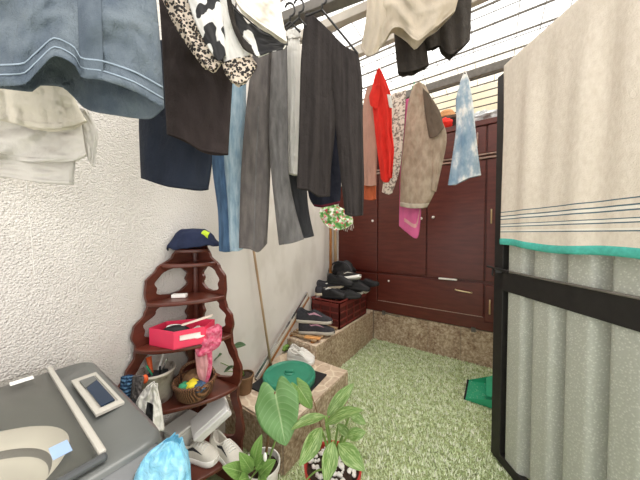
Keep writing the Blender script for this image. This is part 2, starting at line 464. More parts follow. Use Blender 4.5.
    t.l(t.b.outputs[0], mx.inputs[1]); t.l(tl.outputs[0], mx.inputs[2]); t.l(mx.outputs[0], t.out.inputs['Surface']); MT['sheet'] = t.m
    t = Nt('striped blue knit'); w = t.n('TexWave', bands_direction='Z'); w.inputs['Scale'].default_value = 22
    t.l(t.tc.outputs['Object'], w.inputs['Vector'])
    t.col(t.ramp(w.outputs['Fac'], [(.5, '#23405f'), (.55, '#5d84a8')])); t.set(Roughness=.9); MT['bluesock'] = t.m
    t = Nt('spattered bucket'); f = t.noise(20, None, 4)
    t.col(t.ramp(f, [(.4, '#d7cfc4'), (.55, '#c1b5a8'), (.68, '#7a6d62')])); t.set(Roughness=.6); MT['bucket'] = t.m
    t = Nt('flower bag print'); f = t.noise(22, None, 2); g = t.noise(30, t.co((1, 1, 1), loc=(4, 2, 1)), 2)
    c = t.ramp(f, [(.42, '#f2efe6'), (.5, '#8fbf6a'), (.6, '#4f9a4a')]); c = t.mix(t.ramp(g, [(.58, (0, 0, 0)), (.62, (1, 1, 1))]), c, '#e0566a')
    t.col(c); t.set(Roughness=.5); MT['flowerbag'] = t.m
mk()
import numpy as np
def WX(y): return -1.42 - .15 * y          # the left wall runs slightly askew
WN = V((1, .15, 0)).normalized()           # into the room
WD = V((-.15, 1, 0)).normalized()          # along the wall, away
S = lambda o: tag(o, kind='structure')

# ------------------------------------------------------------------ setting
S(MB().box2((-2.3, -1.2, -.1), (1.6, 4.4, 0)).build('floor', MT['turfbase']))
b = MB(); b.prism([(WX(-1.2), -1.2, 0), (WX(3.75), 3.75, 0), (WX(3.75) - .15, 3.75, 0), (WX(-1.2) - .15, -1.2, 0)], (0, 0, 3.5))
S(b.build('wall_left', MT['stucco']))
S(MB().box2((-2.15, 3.76, 0), (.85, 3.9, 2.85)).build('wall_back', MT['cream_wall']))
S(MB().box2((-2.4, 4.3, 0), (1.4, 4.4, 3.95)).build('wall_outside', MT['cream_wall']))
S(MB().box2((.80, .95, 0), (.92, 3.76, 3.5)).build('wall_right', MT['cream_wall']))
# roof: ribbed milky sheet
R0 = 3.56
b = MB()
b.grid(lambda s, v: (-2.1 + 3.1 * s, -.6 + 5.0 * v, R0 + .012 * math.sin(2 * PI * s * 16)), 160, 4)
S(b.build('ceiling', MT['roof'], smooth=True))
grille = S(thing('roof_grille', None, None, (0, 2, R0 - .08)))
for k in range(13):
    y = .55 + .27 * k
    MB().box2((WX(y), y - .005, R0 - .095), (.8, y + .005, R0 - .078)).build('roof_bar', MT['steel'], grille)
rib = S(thing('roof_ribs', None, None, (0, 2, R0 - .03)))
for k in range(14):
    x = -1.75 + .19 * k
    MB().box2((x - .003, .2, R0 - .05), (x + .003, 4.2, R0 - .045)).build('roof_rib', MT['steel'], rib)
def beam(name, a, b2, w, h, m): return S(MB().bar(a, b2, w, h).build(name, m, bevel=.004))
beam('trim_1', (-2.05, 3.72, 3.44), (.8, 3.72, 3.44), .09, .10, MT['steel'])
beam('trim_2', (-1.9, 2.45, 3.38), (.8, 2.45, 3.38), .06, .10, MT['lightsteel'])
# beams over the drying place (square to the left wall)
HB = 2.60
a_ = on_h(281, 22, HB); c_ = on_h(345, -3, HB); dd = (c_ - a_).normalized()
beam('trim_3', a_ - dd * .75, c_ + dd * 1.3, .06, .05, MT['steel'])
HB2 = 2.86
a2 = on_h(322, 28, HB2); c2 = on_h(366, 9, HB2); d2 = (c2 - a2).normalized()
beam('trim_4', a2 - d2 * .9, c2 + d2 * 1.3, .05, .06, MT['lightsteel'])
# window opening above the wardrobe with bars
win = S(thing('window_1', None, None, (0, 3.70, 2.85)))
MB().box2((-2.0, 3.68, 2.85), (.8, 3.74, 2.90)).build('window_frame', MT['steel'], win)
for k in range(6):
    h = 2.93 + .088 * k
    MB().tube([(-2.0, 3.7, h), (.8, 3.7, h)], .007, 8).build('window_bar', MT['wire'], win)
# tiled ledges
def tiled(name, x0, x1, y0, y1, h, topm, axis, wobble=None):
    t = S(thing(name, None, None, ((x0 + x1) / 2, (y0 + y1) / 2, 0)))
    MB().box2((x0, y0, 0), (x1, y1, h - .012)).build('core', MT['grout'], t)
    MB().box2((x0, y0, h - .012), (x1 + .006, y1, h)).build('top_tiles', topm, t, bevel=.004)
    return t
t = tiled('tiled_ledge', -2.0, -1.36, 1.86, 3.2, .40, MT['stone'], 'x')
for k in range(5):
    y0 = 1.862 + k * .268
    MB().box2((-1.36, y0, .0), (-1.35, y0 + .264, .388)).build('face_tile', MT['tile'], t, bevel=.002)
MB().box2((-1.75, 1.85, 0), (-1.36, 1.86, .388)).build('face_tile', MT['tile'], t, bevel=.002)
t = tiled('tiled_block', -1.75, -1.02, 1.07, 1.86, .28, MT['stone'], 'x')
for k in range(3):
    y0 = 1.072 + k * .2635
    MB().box2((-1.02, y0, 0), (-1.01, y0 + .26, .268)).build('face_tile', MT['tile'], t, bevel=.002)
for k in range(3):
    x0 = -1.75 + k * .2435
    MB().box2((x0, 1.06, 0), (x0 + .24, 1.07, .268)).build('face_tile', MT['tile'], t, bevel=.002)
t = S(thing('tiled_plinth', None, None, (-.3, 3.4, 0)))
MB().box2((-2.0, 3.23, 0), (.74, 3.76, .39)).build('core', MT['grout'], t)
for k in range(6):
    x0 = -1.35 + k * .35
    MB().box2((x0, 3.22, 0), (x0 + .346, 3.23, .39)).build('face_tile', MT['tile'], t, bevel=.002)

# turf: a blade pile over the visible floor
rng = np.random.default_rng(3)
N = 70000
P = np.stack([rng.uniform(-1.36, .74, N), rng.uniform(.55, 3.22, N)], 1)
keep = ~((P[:, 0] < -1.0) & (P[:, 1] > 1.05) & (P[:, 1] < 1.87)) & ~((P[:, 0] < -1.02) & (P[:, 1] < .9))
P = P[keep]; N = len(P)
cl = np.array([noise.noise(V((p[0] * 24, p[1] * 24, 0))) + .6 * noise.noise(V((p[0] * 55, p[1] * 55, 3))) for p in P])
an = rng.uniform(0, 2 * PI, N); L = rng.uniform(.010, .020, N); w = rng.uniform(.0025, .0045, N)
tilt = rng.uniform(.4, 1.35, N)
dx, dy = np.cos(an), np.sin(an)
vs = np.zeros((N, 4, 3))
for i, (sx, f) in enumerate(((-1, 0), (1, 0), (.5, 1), (-.5, 1))):
    vs[:, i, 0] = P[:, 0] - dy * w * sx + dx * L * np.sin(tilt) * f
    vs[:, i, 1] = P[:, 1] + dx * w * sx + dy * L * np.sin(tilt) * f
    vs[:, i, 2] = .001 + L * np.cos(tilt) * f + .006 * f * (cl > 0)
me = bpy.data.meshes.new('artificial_grass')
me.from_pydata(vs.reshape(-1, 3).tolist(), [], np.arange(N * 4).reshape(-1, 4).tolist())
at = me.attributes.new('shade', 'FLOAT', 'FACE')
at.data.foreach_set('value', np.clip(.55 + .55 * cl + rng.uniform(-.3, .3, N), 0, 1))
me.materials.append(MT['turf'])
turf = bpy.data.objects.new('artificial_grass', me); COL.objects.link(turf)
tag(turf, 'pale green curly artificial grass mat covering the floor', 'artificial grass', kind='stuff')

# ------------------------------------------------------------------ wardrobe
wd = thing('wardrobe', 'large dark red brown wardrobe with tall doors and a wide drawer along the back', 'wardrobe', (-.6, 3.45, .40))
WF = 3.20
W = MT['wardrobe']
XL, X1, X2, X3, XR = -1.93, -1.295, -.675, -.085, .735
MB().box2((XL, WF + .03, .40), (XR, 3.74, 2.64)).build('carcass', W, wd, bevel=.006)
MB().box2((XL - .0, WF - .01, 2.60), (XR, 3.74, 2.66)).build('top_board', W, wd, bevel=.006)
def knob(par, x, z, m='knobwhite', r=.017):
    MB().sphere((x, WF - .022, z), (r, .014, r)).build('knob', MT[m], par, smooth=True)
def pull(par, a, c, m='brass'):
    d = V((0, -.028, 0)); a = V(a); c = V(c)
    MB().tube([a, a + d, a + d + (c - a) * .1, a + d * 1.15 + (c - a) * .5, c + d - (c - a) * .1, c + d, c], .008, 8).build('handle', MT[m], par, smooth=True)
def door(x0, x1, z0, z1, name='door'):
    o = MB().box2((x0 + .006, WF, z0 + .005), (x1 - .006, WF + .032, z1 - .005)).build(name, W, wd, bevel=.007)
    for e in (x0 + .012, ):
        pass
    return o
d1 = door(XL, X1, .93, 2.24); knob(d1, -1.36, 1.62)
d2_ = door(X1, X2, .93, 2.24); knob(d2_, -.735, 1.63)
d3_ = door(X2, X3, .93, 2.24); knob(d3_, -.60, 1.64)
d4_ = door(X3, XR, .93, 2.24); pull(d4_, (-.035, WF, 1.56), (-.035, WF, 1.70))
for x0, x1, kx in ((XL, X1, -1.36), (X1, X2, -.735), (X2, X3, -.17), (X3, XR, .05)):
    u = door(x0, x1, 2.30, 2.60, 'upper_door')
    if kx == -.17: pull(u, (kx, WF, 2.39), (kx, WF, 2.52), 'edging')
MB().box2((XL, WF - .012, 2.245), (XR, WF + .03, 2.262)).build('edge_strip', MT['edging'], wd)
MB().box2((XL, WF - .012, 2.285), (XR, WF + .03, 2.299)).build('edge_strip', MT['edging'], wd)
o = door(XL, X1, .50, .91, 'lower_door')
dr = door(X1, X3, .545, .915, 'drawer'); knob(dr, -1.13, .83, r=.013)
pull(dr, (-.36, WF, .815), (-.20, WF, .80))
MB().box2((X1 + .01, WF - .004, .545), (X3 - .01, WF, .552)).build('edge_line', MT['edging'], dr)
o = door(X3, XR, .49, .90, 'lower_door'); pull(o, (-.035, WF, .60), (-.035, WF, .74))
MB().box2((XL, WF + .012, .40), (XR, WF + .032, .54)).build('base_rail', W, wd, bevel=.004)
tag(MB().box((-.44, WF - .001, .925), (.19, .05, .016), rz=.06).build('paper', MT['paper'], bevel=.004), 'small folded white paper tucked above the wide wardrobe drawer', 'paper')
for px, nm, lb in ((1, -1.20, 'left'), (2, -.18, 'right')):
    b = MB().box((nm, WF - .01, .395), (.04, .02, .05)); b.tube([(nm, WF - .02, .395), (nm + (.22 if px == 1 else .03), WF - .024, .385)], .006)
    b.build('latch', MT['steel'], wd)
# things on top of the wardrobe
TP = 2.66
t = thing('storage_box', 'dark box on the wardrobe carrying a round brown hat', 'box', (-.52, 3.5, TP))
MB().box2((-.72, 3.36, TP), (-.30, 3.64, TP + .16)).build('body', MT['blackcloth'], t, bevel=.01)
MB().box2((-.73, 3.35, TP + .16), (-.29, 3.65, TP + .20)).build('lid', MT['taupedark'], t, bevel=.01)
b = MB(); b.lathe([(.15, 0), (.15, .012), (.10, .02), (.095, .07), (.07, .11), (.02, .12)], (-.52, 3.50, TP + .20), 28)
tag(b.build('hat', plain('brown straw', '#b98352', .8, .2, 60, .4), smooth=True), 'round brown straw hat on the dark box atop the wardrobe', 'hat')
b = MB(); b.sphere((-.53, 3.30, TP + .075), (.11, .08, .075), nz=.35, n=20, m=12)
tag(b.build('cloth_bundle', MT['red'], smooth=True), 'crumpled bright red cloth bundle on the wardrobe edge', 'cloth')
b = MB(); b.sphere((-.13, 3.36, TP + .075), (.15, .10, .075), nz=.5, n=22, m=14)
tag(b.build('plastic_bag', plain('grey plastic film', '#c5c8cb', .25, .3, 20), smooth=False), 'crumpled grey plastic bag on top of the wardrobe beside the door', 'bag')

# ------------------------------------------------------------------ metal door standing open
DX = 1.118                                           # its line, measured to the right of the view axis
dang = math.radians(-1)
DU = (-FWD * math.cos(dang) + RIGHT * math.sin(dang) * -1)     # from free edge to hinge
DN = -RIGHT                                           # face seen
DP = CP * 0 + FWD * 1.60 + RIGHT * DX; DP.z = 0       # foot of the free edge
def dpt(a, z, off=0): return DP + DU * a + DN * off + V((0, 0, z))
dr = thing('metal_door', 'tall black steel door with frosted corrugated panels standing open at the right', 'door', tuple(dpt(0, 0)))
DWID, DH = 1.3, 2.43
def dbar(a0, a1, z0, z1, name, th=.045, m='blackmetal', off=0, par=dr):
    b = MB()
    b.prism([dpt(a0, z0, off), dpt(a1, z0, off), dpt(a1, z1, off), dpt(a0, z1, off)], -DN * th)
    return b.build(name, MT[m], par, bevel=.003)
dbar(0, .075, 0.02, DH, 'stile')
dbar(DWID - .055, DWID, 0.02, DH, 'stile')
dbar(.055, DWID - .055, DH - .06, DH, 'top_rail')
dbar(.055, DWID - .055, 1.10, 1.215, 'middle_rail')
dbar(.055, DWID - .055, .02, .075, 'bottom_rail')
def sheet(z0, z1):
    b = MB()
    def fn(s, v):
        a = .05 + (DWID - .1) * s
        w = math.cos(PI * (a - .243) / .175) ** 12
        return dpt(a, z0 + (z1 - z0) * v, -.008 - .085 * w)
    b.grid(fn, 240, 2)
    return b.build('corrugated_panel', MT['sheet'], dr, smooth=True)
sheet(.07, 1.105); sheet(1.21, DH - .055)
lt = MB(); lt.tube([dpt(-.035, 1.235, .02), dpt(.14, 1.225, .02)], .007)
lt.tube([dpt(.02, 1.225, .02), dpt(.02, 1.19, .025), dpt(.035, 1.185, .03)], .006)
lt.box(dpt(.05, 1.222, .008), (.03, .03, .03))
lt.build('bolt_latch', MT['blackmetal'], dr)
b = MB(); b.tube([dpt(.07, 1.226, .004), dpt(.35, 1.222, .006), dpt(.8, 1.222, .006), dpt(DWID - .06, 1.225, .004)], .006)
b.build('sealing_strip', MT['steel'], dr)
# towel over the door
tw = thing('bath_towel', 'big beige terry towel with striped end and teal hem over the open door', 'towel', tuple(dpt(.5, 1.41)))
A0, A1 = .092, 1.12
def tfold(a, v):
    return (.030 + .012 * math.sin(a * 26 + .8) * (1 - .55 * v) + .008 * math.sin(a * 47 + v * 2) * (1 - .7 * v)
            + .004 * noise.noise(V((a * 5, v * 1.5, 1))))
def towel(s, v):
    a = A0 + (A1 - A0) * s
    bz = 1.392 + .018 * math.cos(PI * min(1, s * 2.2)) * .5 + .006 * math.sin(a * 12)
    if v < .25:                                    # back side, up and over the rail
        q = v / .25
        return dpt(a, 1.75 + (DH + .006 - 1.75) * q, -.075 - .01 * math.sin(a * 20) * (1 - q))
    q = (v - .25) / .75
    if q < .05:
        r = q / .05 * PI
        return dpt(a, DH + .006 + .03 * math.sin(r), -.0225 - .05 * math.cos(r))
    q = (q - .05) / .95
    k = min(1, q * 3)
    return dpt(a, DH + .006 + (bz - DH - .006) * q, .0275 * (1 - k) + (tfold(a, q)) * k)
b = MB(); b.grid(towel, 140, 130); b.build('terry', MT['towel'], tw, smooth=True, solid=.006, offset=0)
def hemf(s, v):
    p = towel(s, 1); q = towel(s, .985)
    r = 2 * PI * v
    return p + V((0, 0, -.004 + .021 * math.sin(r))) + DN * (.0065 * math.cos(r))
b = MB(); b.grid(hemf, 140, 10); b.build('hem', MT['tealhem'], tw, smooth=True)

# ------------------------------------------------------------------ washing machine
MH = .95
wm = thing('washing_machine', 'grey top loading washing machine in the near left corner', 'washing machine', (-1.0, -.02, 0))
def rrect(x0, x1, y0, y1, r, n=6):
    pts = []
    for cx, cy, a0 in ((x1 - r, y1 - r, 0), (x0 + r, y1 - r, 90), (x0 + r, y0 + r, 180), (x1 - r, y0 + r, 270)):
        for k in range(n + 1):
            a = math.radians(a0 + 90 * k / n); pts.append((cx + r * math.cos(a), cy + r * math.sin(a)))
    return pts
def loft(sections, capb=True, capt=True):
    b = MB(); n = len(sections[0]); vs = [p for s_ in sections for p in s_]; fs = []
    for i in range(len(sections) - 1):
        for k in range(n):
            a = i * n + k; c = i * n + (k + 1) % n
            fs.append((a, c, c + n, a + n))
    if capb: fs.append(tuple(reversed(range(n))))
    if capt: fs.append(tuple(range((len(sections) - 1) * n, len(sections) * n)))
    b.add(vs, fs); return b
mx0, mx1, my0, my1 = -1.33, -.675, -.36, .29
secs = [[(x, y, .02) for x, y in rrect(mx0 + .01, mx1 - .02, my0, my1 - .01, .05)], [(x, y, .86) for x, y in rrect(mx0 + .01, mx1 - .02, my0, my1 - .01, .05)]]
# shell with a real tub hole: the outside, then a top frame built round the hole
loft(secs, True, False).build('body', MT['greyplastic'], wm, smooth=False)
TC = V((-.905, -.11, 0)); TR = .235
nseg = 28
outer0 = rrect(mx0, mx1, my0, my1, .045, 8)
_l = [0]
for _a, _b in zip(outer0, outer0[1:] + outer0[:1]): _l.append(_l[-1] + math.hypot(_b[0] - _a[0], _b[1] - _a[1]))
outer = []
for k in range(120):
    d_ = _l[-1] * k / 120; i = max(j for j in range(len(outer0)) if _l[j] <= d_)
    f = (d_ - _l[i]) / max(1e-9, _l[i + 1] - _l[i]); _a = outer0[i]; _b = outer0[(i + 1) % len(outer0)]
    outer.append((_a[0] + (_b[0] - _a[0]) * f, _a[1] + (_b[1] - _a[1]) * f))
outer                  # 28 points
def ring_pts(r, z, n=28, ph=None):
    out = []
    for (x, y) in outer:
        a = math.atan2(y - TC.y, x - TC.x); out.append((TC.x + .87 * r * math.cos(a), TC.y + 1.09 * r * math.sin(a), z))
    return out
def oz(x, y):                                           # top slopes down toward the front edge
    return MH - .012 * max(0, (x + .80) / .2)
loft([[(x, y, .84) for x, y in outer], [(x, y, oz(x, y) - .035) for x, y in outer],
      [(TC.x + (x - TC.x) * .985, TC.y + (y - TC.y) * .985, oz(x, y) - .008) for x, y in outer],
      [(TC.x + (x - TC.x) * .955, TC.y + (y - TC.y) * .955, oz(x, y)) for x, y in outer],
      ring_pts(.235, MH - .025)], False, False).build('top_panel', MT['greyplastic'], wm, smooth=True)
loft([ring_pts(.236, MH - .025), ring_pts(.226, MH - .055), ring_pts(.207, MH - .062)], False, False).build('tub_rim', MT['tub'], wm, smooth=True)
loft([ring_pts(.208, MH - .062), ring_pts(.206, MH - .080), ring_pts(.200, MH - .081)], False, False).build('tub_seal', MT['groove'], wm, smooth=True)
loft([ring_pts(.201, MH - .080), ring_pts(.175, MH - .083), ring_pts(.168, MH - .12), ring_pts(.160, MH - .125)], False, False).build('tub_ring', MT['tub'], wm, smooth=True)
loft([ring_pts(.161, MH - .125), ring_pts(.172, MH - .16), ring_pts(.172, MH - .5), ring_pts(.05, MH - .52)], False, True).build('drum', MT['drum'], wm, smooth=True)
lx0, lx1, ly0, ly1 = -1.315, -.715, -.35, .16
lid = MB().prism([(lx0, ly0, MH + .012), (lx1, ly0, MH + .006), (lx1, ly1, MH + .006), (lx0, ly1, MH + .012)], (0, 0, .006)).build('lid', MT['lidglass'], wm, bevel=.002)
MB().bar((lx0 - .01, .17, MH + .010), (lx1, .17, MH + .006), .014, .012).build('lid_trim', MT['greytrim'], lid, bevel=.004)
MB().bar((lx1 + .010, ly0, MH + .003), (lx1 + .010, .175, MH + .003), .018, .014).build('lid_front_edge', MT['greydark'], lid, bevel=.005)
MB().box((lx0 + .06, .10, MH + .021), (.03, .05, .001)).build('sticker', MT['white'], lid)
b = MB().box((-.79, .115, MH + .0165), (.05, .03, .001)); b.build('sticker', plain('pale blue label', '#9db7e0', .5), lid)
# moulded recess with the bleach inlet
q0, q1, r0, r1 = -1.16, -.885, .198, .262
fr = loft([[(q0, r0, MH), (q1, r0, MH - .002), (q1, r1, MH - .002), (q0, r1, MH)], [(q0, r0, MH + .006), (q1, r0, MH + .005), (q1, r1, MH + .005), (q0, r1, MH + .006)],
           [(q0 + .022, r0 + .012, MH + .007), (q1 - .022, r0 + .012, MH + .006), (q1 - .022, r1 - .008, MH + .006), (q0 + .022, r1 - .008, MH + .007)],
           [(q0 + .025, r0 + .014, MH + .002), (q1 - .025, r0 + .014, MH + .002), (q1 - .025, r1 - .01, MH + .002), (q0 + .025, r1 - .01, MH + .002)]], True, True).build('detergent_inlet', MT['greytrim'], wm)
MB().prism([(q0 + .10, r0 + .018, MH + .004), (q1 - .03, r0 + .018, MH + .004), (q1 - .032, r1 - .014, MH + .004), (q0 + .07, r1 - .014, MH + .004)], (0, 0, .004)).build('inlet_opening', MT['navyhole'], fr)
MB().prism([(q0 + .027, r0 + .016, MH + .003), (q0 + .095, r0 + .016, MH + .003), (q0 + .066, r1 - .012, MH + .003), (q0 + .028, r1 - .012, MH + .003)], (0, 0, .004)).build('inlet_flap', MT['greyplastic'], fr)
MB().prism([(mx1 - .04, my0 + .01, .74), (mx1 + .075, my0 + .01, .76), (mx1 + .07, my0 + .01, .87), (mx1 - .005, my0 + .01, MH - .02), (mx1 - .04, my0 + .01, MH - .03)], (0, my1 - my0 - .03, 0)).build('control_fascia', MT['greydark'], wm, bevel=.006)
for k, (fx, fy) in enumerate(((-1.3, -.3), (-.72, -.3), (-1.3, .27), (-.72, .27))):
    MB().lathe([(.03, 0), (.03, .022)], (fx, fy, 0), 14).build('foot', MT['black'], wm)
# ------------------------------------------------------------------ garments
def crv(pts, t):
    """Catmull-Rom along a list of 2D points, by chord length"""
    if len(pts) == 2:
        return (pts[0][0] + (pts[1][0] - pts[0][0]) * t, pts[0][1] + (pts[1][1] - pts[0][1]) * t)
    ds = [0]
    for a, c in zip(pts, pts[1:]): ds.append(ds[-1] + math.hypot(c[0] - a[0], c[1] - a[1]))
    x = t * ds[-1]
    i = 0
    while i < len(pts) - 2 and x > ds[i + 1]: i += 1
    f = (x - ds[i]) / max(1e-6, ds[i + 1] - ds[i])
    p0 = pts[max(0, i - 1)]; p1 = pts[i]; p2 = pts[i + 1]; p3 = pts[min(len(pts) - 1, i + 2)]
    out = []
    for k in (0, 1):
        a, b2, c, d = p0[k], p1[k], p2[k], p3[k]
        m1 = (c - a) * .4; m2 = (d - b2) * .4
        f2 = f * f; f3 = f2 * f
        out.append((2 * f3 - 3 * f2 + 1) * b2 + (f3 - 2 * f2 + f) * m1 + (-2 * f3 + 3 * f2) * c + (f3 - f2) * m2)
    return tuple(out)
class Cloth:
    def __init__(s, pl, T, B, L=None, R=None, t=(.01, .03), nf=3, amp=.008, seed=0, crump=.004, slant=0, off=0, back=None, backB=None):
        s.backB = backB
        s.pl, s.T, s.B = pl, T, B
        s.L = L or [T[0], B[0]]; s.R = R or [T[-1], B[-1]]
        s.t, s.nf, s.amp, s.seed, s.crump, s.slant, s.off = t, nf, amp, seed, crump, slant, off
        r = random.Random(seed * 13 + 5)
        s.w = [(nf * r.uniform(.6, 1.6), r.uniform(0, 6.28), r.uniform(.4, 1)) for _ in range(4)]
        s.back = back or (0, 0)
        Tp = [pl.at(*p) for p in (T[0], T[-1])]
        s.wid = (Tp[1] - Tp[0]).length
    def px(s, a, v, back=False):
        if back and s.backB:
            s2 = s.B; s.B = s.backB
            r_ = s.px(a, v); s.B = s2
            return r_
        t, b, l, r = crv(s.T, a), crv(s.B, a), crv(s.L, v), crv(s.R, v)
        c00, c10, c01, c11 = s.T[0], s.T[-1], s.B[0], s.B[-1]
        return tuple((1 - v) * t[k] + v * b[k] + (1 - a) * l[k] + a * r[k]
                     - ((1 - a) * (1 - v) * c00[k] + a * (1 - v) * c10[k] + (1 - a) * v * c01[k] + a * v * c11[k]) for k in (0, 1))
    def fold(s, a, v, k=0):
        g = .35 + .65 * v
        f = sum(w * math.sin(2 * PI * f_ * (a + s.slant * v) + p + k) for f_, p, w in s.w) / 2.2
        f = f * s.amp * g
        f += s.crump * noise.noise(V((a * 6 + s.seed, v * 7, k + s.seed * .7))) * 1.6 + s.crump * .6 * noise.noise(V((a * 15 + s.seed, v * 16, k)))
        return f
    def P(s, th, v, grow=0):
        a = .5 - .5 * math.cos(th if th <= PI else 2 * PI - th)
        front = th <= PI
        x, y = s.px(a, v, not front)
        t = s.t[0] + (s.t[1] - s.t[0]) * (v ** 1.2)
        prof = max(0, math.sin(PI * a)) ** .55
        e = min(1, 8 * a * (1 - a))
        if front: d = t * prof + s.fold(a, v) * e
        else: d = -t * prof + s.fold(a, v, 1.3) * e * .8
        if not front: y += s.back[1] * v * prof
        d += s.off + (grow if front else -grow)
        return s.pl.keep(x, y, d) if front or s.backB else s.pl.at(x, y, d)
    def mesh(s, ns=40, nv=40, v0=0, v1=1, grow=0):
        b = MB()
        b.grid(lambda a, v: s.P(2 * PI * a, v0 + (v1 - v0) * v, grow), ns * 2, nv, wrap=True)
        return b
    def wband(s, a0, a1, v0, v1, grow=.003, ns=24, nv=24):
        """a piece lying on the front: between fractions of its width and height"""
        b = MB()
        b.grid(lambda a, v: s.P(math.acos(1 - 2 * (a0 + (a1 - a0) * a)), v0 + (v1 - v0) * v, grow), ns, nv)
        return b
def base(T, B, pl):
    xs = [p[0] for p in B]; m = sum(xs) / len(xs)
    return tuple(pl.at(m, max(p[1] for p in B)))
def garment(name, label, cat, mat, pl, T, B, L=None, R=None, hem=.03, group='laundry hung up to dry', part='body', ns=36, nv=44, hemmat=None, **kw):
    t = thing(name, label, cat, base(T, B, pl), group)
    c = Cloth(pl, T, B, L, R, **kw)
    c.mesh(ns, nv).build(part, MT[mat], t, smooth=True, solid=.0014, offset=0)
    if hem:
        c.mesh(ns, 3, 1 - hem, 1.003, .0022).build('hem', MT[hemmat or mat], t, smooth=True, solid=.0012, offset=0)
    return t, c
def panel(par, name, mat, pl, T, B, L=None, R=None, hem=0, ns=30, nv=34, **kw):
    c = Cloth(pl, T, B, L, R, **kw)
    o = c.mesh(ns, nv).build(name, MT[mat], par, smooth=True, solid=.0014, offset=0)
    if hem: c.mesh(ns, 3, 1 - hem, 1.003, .0022).build('hem', MT[mat], o, smooth=True, solid=.0012, offset=0)
    return o, c

# big blue tee, nearest
pl = Plane(80, .60, 6)
t, c = garment('t_shirt', 'large faded blue t-shirt hanging nearest at the top left corner', 't-shirt', 'tee_blue', pl,
    [(-70, -150), (40, -152), (140, -150)],
    [(-70, 84), (-20, 87), (0, 86), (24, 84), (34, 75), (53, 56), (66, 59), (76, 66), (82, 77), (103, 80), (134, 91), (164, 108)],
    R=[(140, -150), (156, 0), (161, 56), (164, 108)], t=(.02, .075), nf=2.2, amp=.014, seed=2, crump=.016, ns=70, nv=70, hem=.045,
    backB=[(-70, 104), (-20, 103), (0, 102), (31, 103), (40, 96), (62, 96), (75, 106), (88, 116), (125, 120), (150, 120), (164, 108)])
c.wband(.65, .745, .02, 1.0, .0028).build('fold_shade', MT['tee_fold_shade'], t, smooth=True, solid=.001, offset=0)  # dark strip paints the shade of a vertical fold, no separate cloth panel
MT['stitch'] = cloth_m('pale blue stitching', '#8d9ba8')
for k, v_ in enumerate((.945, .905)):
    c.mesh(70, 2, v_, v_ + .006, .0034).build('seam_stitch', MT['stitch'], t, smooth=True, solid=.001, offset=0)
# cream ribbed top and sheer blouse behind it
pl = Plane(40, .76, 4)
garment('shirt', 'cream rib knit shirt hanging behind the hem of the blue t-shirt', 'shirt', 'cream', pl,
    [(-40, 60), (30, 60), (66, 74)], [(-40, 112), (0, 119), (25, 126), (50, 129), (70, 126), (86, 121)],
    R=[(66, 74), (74, 98), (81, 112), (86, 121)], t=(.01, .02), nf=9, amp=.009, seed=4, hem=.1)
pl = Plane(40, .80, 4)
t, c = garment('blouse', 'sheer white layered blouse hanging low at the left edge against the stucco', 'blouse', 'sheer', pl,
    [(-40, 80), (30, 95), (78, 105)], [(-40, 155), (0, 159), (37, 162), (72, 161), (86, 155)],
    R=[(78, 105), (82, 128), (86, 155)], t=(.006, .012), nf=2, amp=.012, seed=5, hem=.08, slant=.8, crump=.012)
panel(t, 'tie_end', 'sheer', pl, [(78, 108), (86, 110)], [(88, 160), (92, 166)], R=[(86, 110), (95, 131), (94, 148), (92, 166)], L=[(78, 108), (82, 130), (88, 160)], t=(.003, .004), nf=1, amp=.003, ns=12, off=-.01)
panel(t, 'lower_layer', 'sheer', pl, [(-40, 150), (72, 152)], [(-40, 175), (0, 176), (32, 181), (50, 183), (69, 184)], t=(.004, .007), nf=2, amp=.003, ns=24, off=-.015, hem=.1)
b = MB(); p0 = pl.at(22, 160, -.01)
b.tube([p0, pl.at(24, 200, -.01), pl.at(27, 232, -.012), pl.at(31, 275, -.01)], .0012, 5)
tag(b.build('thread', MT['whitecloth']), 'loose white thread trailing down from the sheer blouse', 'thread')
# shorts
pl = Plane(175, 1.02, 5)
garment('sports_shorts', 'dark navy sports shorts hanging behind the brown black skirt', 'shorts', 'navy', pl,
    [(142, 40), (205, 40)], [(141, 178), (160, 184), (187, 188), (200, 189), (208, 189)],
    L=[(142, 40), (139, 120), (141, 178)], R=[(205, 40), (212, 150), (208, 189)], t=(.01, .05), nf=2, amp=.007, seed=6, hem=.03)
pl = Plane(195, .92, 8)
t, c = garment('skirt', 'brown black jersey skirt hanging beside the blue t-shirt', 'skirt', 'brownblack', pl,
    [(156, -20), (215, -20), (238, -20)], [(167, 134), (183, 139), (202, 150), (228, 154)],
    L=[(156, -20), (160, 10), (164, 75), (167, 134)], R=[(238, -20), (233, 70), (228, 154)], t=(.01, .04), nf=1.8, amp=.008, seed=8, slant=.35, hem=.02, crump=.008)
# leopard and cow print shirt
pl = Plane(215, .82, 5)
t = thing('patterned_blouse', 'black and white cow print blouse with leopard trim hanging above the jeans', 'blouse', tuple(pl.at(225, 84)), 'laundry hung up to dry')
panel(t, 'leopard_panel', 'leopard', pl, [(152, -25), (182, -25)], [(203, 67), (212, 70), (222, 62)], L=[(152, -25), (172, 20), (187, 45), (203, 67)], R=[(182, -25), (195, 20), (208, 45), (222, 62)], t=(.006, .012), nf=2, amp=.004, seed=1)
panel(t, 'cow_panel', 'cow', pl, [(182, -25), (216, -25)], [(215, 58), (220, 61), (226, 55)], L=[(182, -25), (194, 18), (206, 44), (215, 58)], R=[(216, -25), (221, 10), (225, 38), (226, 55)], t=(.006, .014), nf=2, amp=.004, seed=2, off=.012)
panel(t, 'cotton_panel', 'whitecloth', pl, [(214, -25), (240, -25)], [(224, 62), (236, 60), (252, 54)], L=[(214, -25), (222, 30), (224, 62)], R=[(240, -25), (234, 15), (240, 35), (252, 54)], t=(.006, .012), nf=3, amp=.005, seed=3, off=.004)
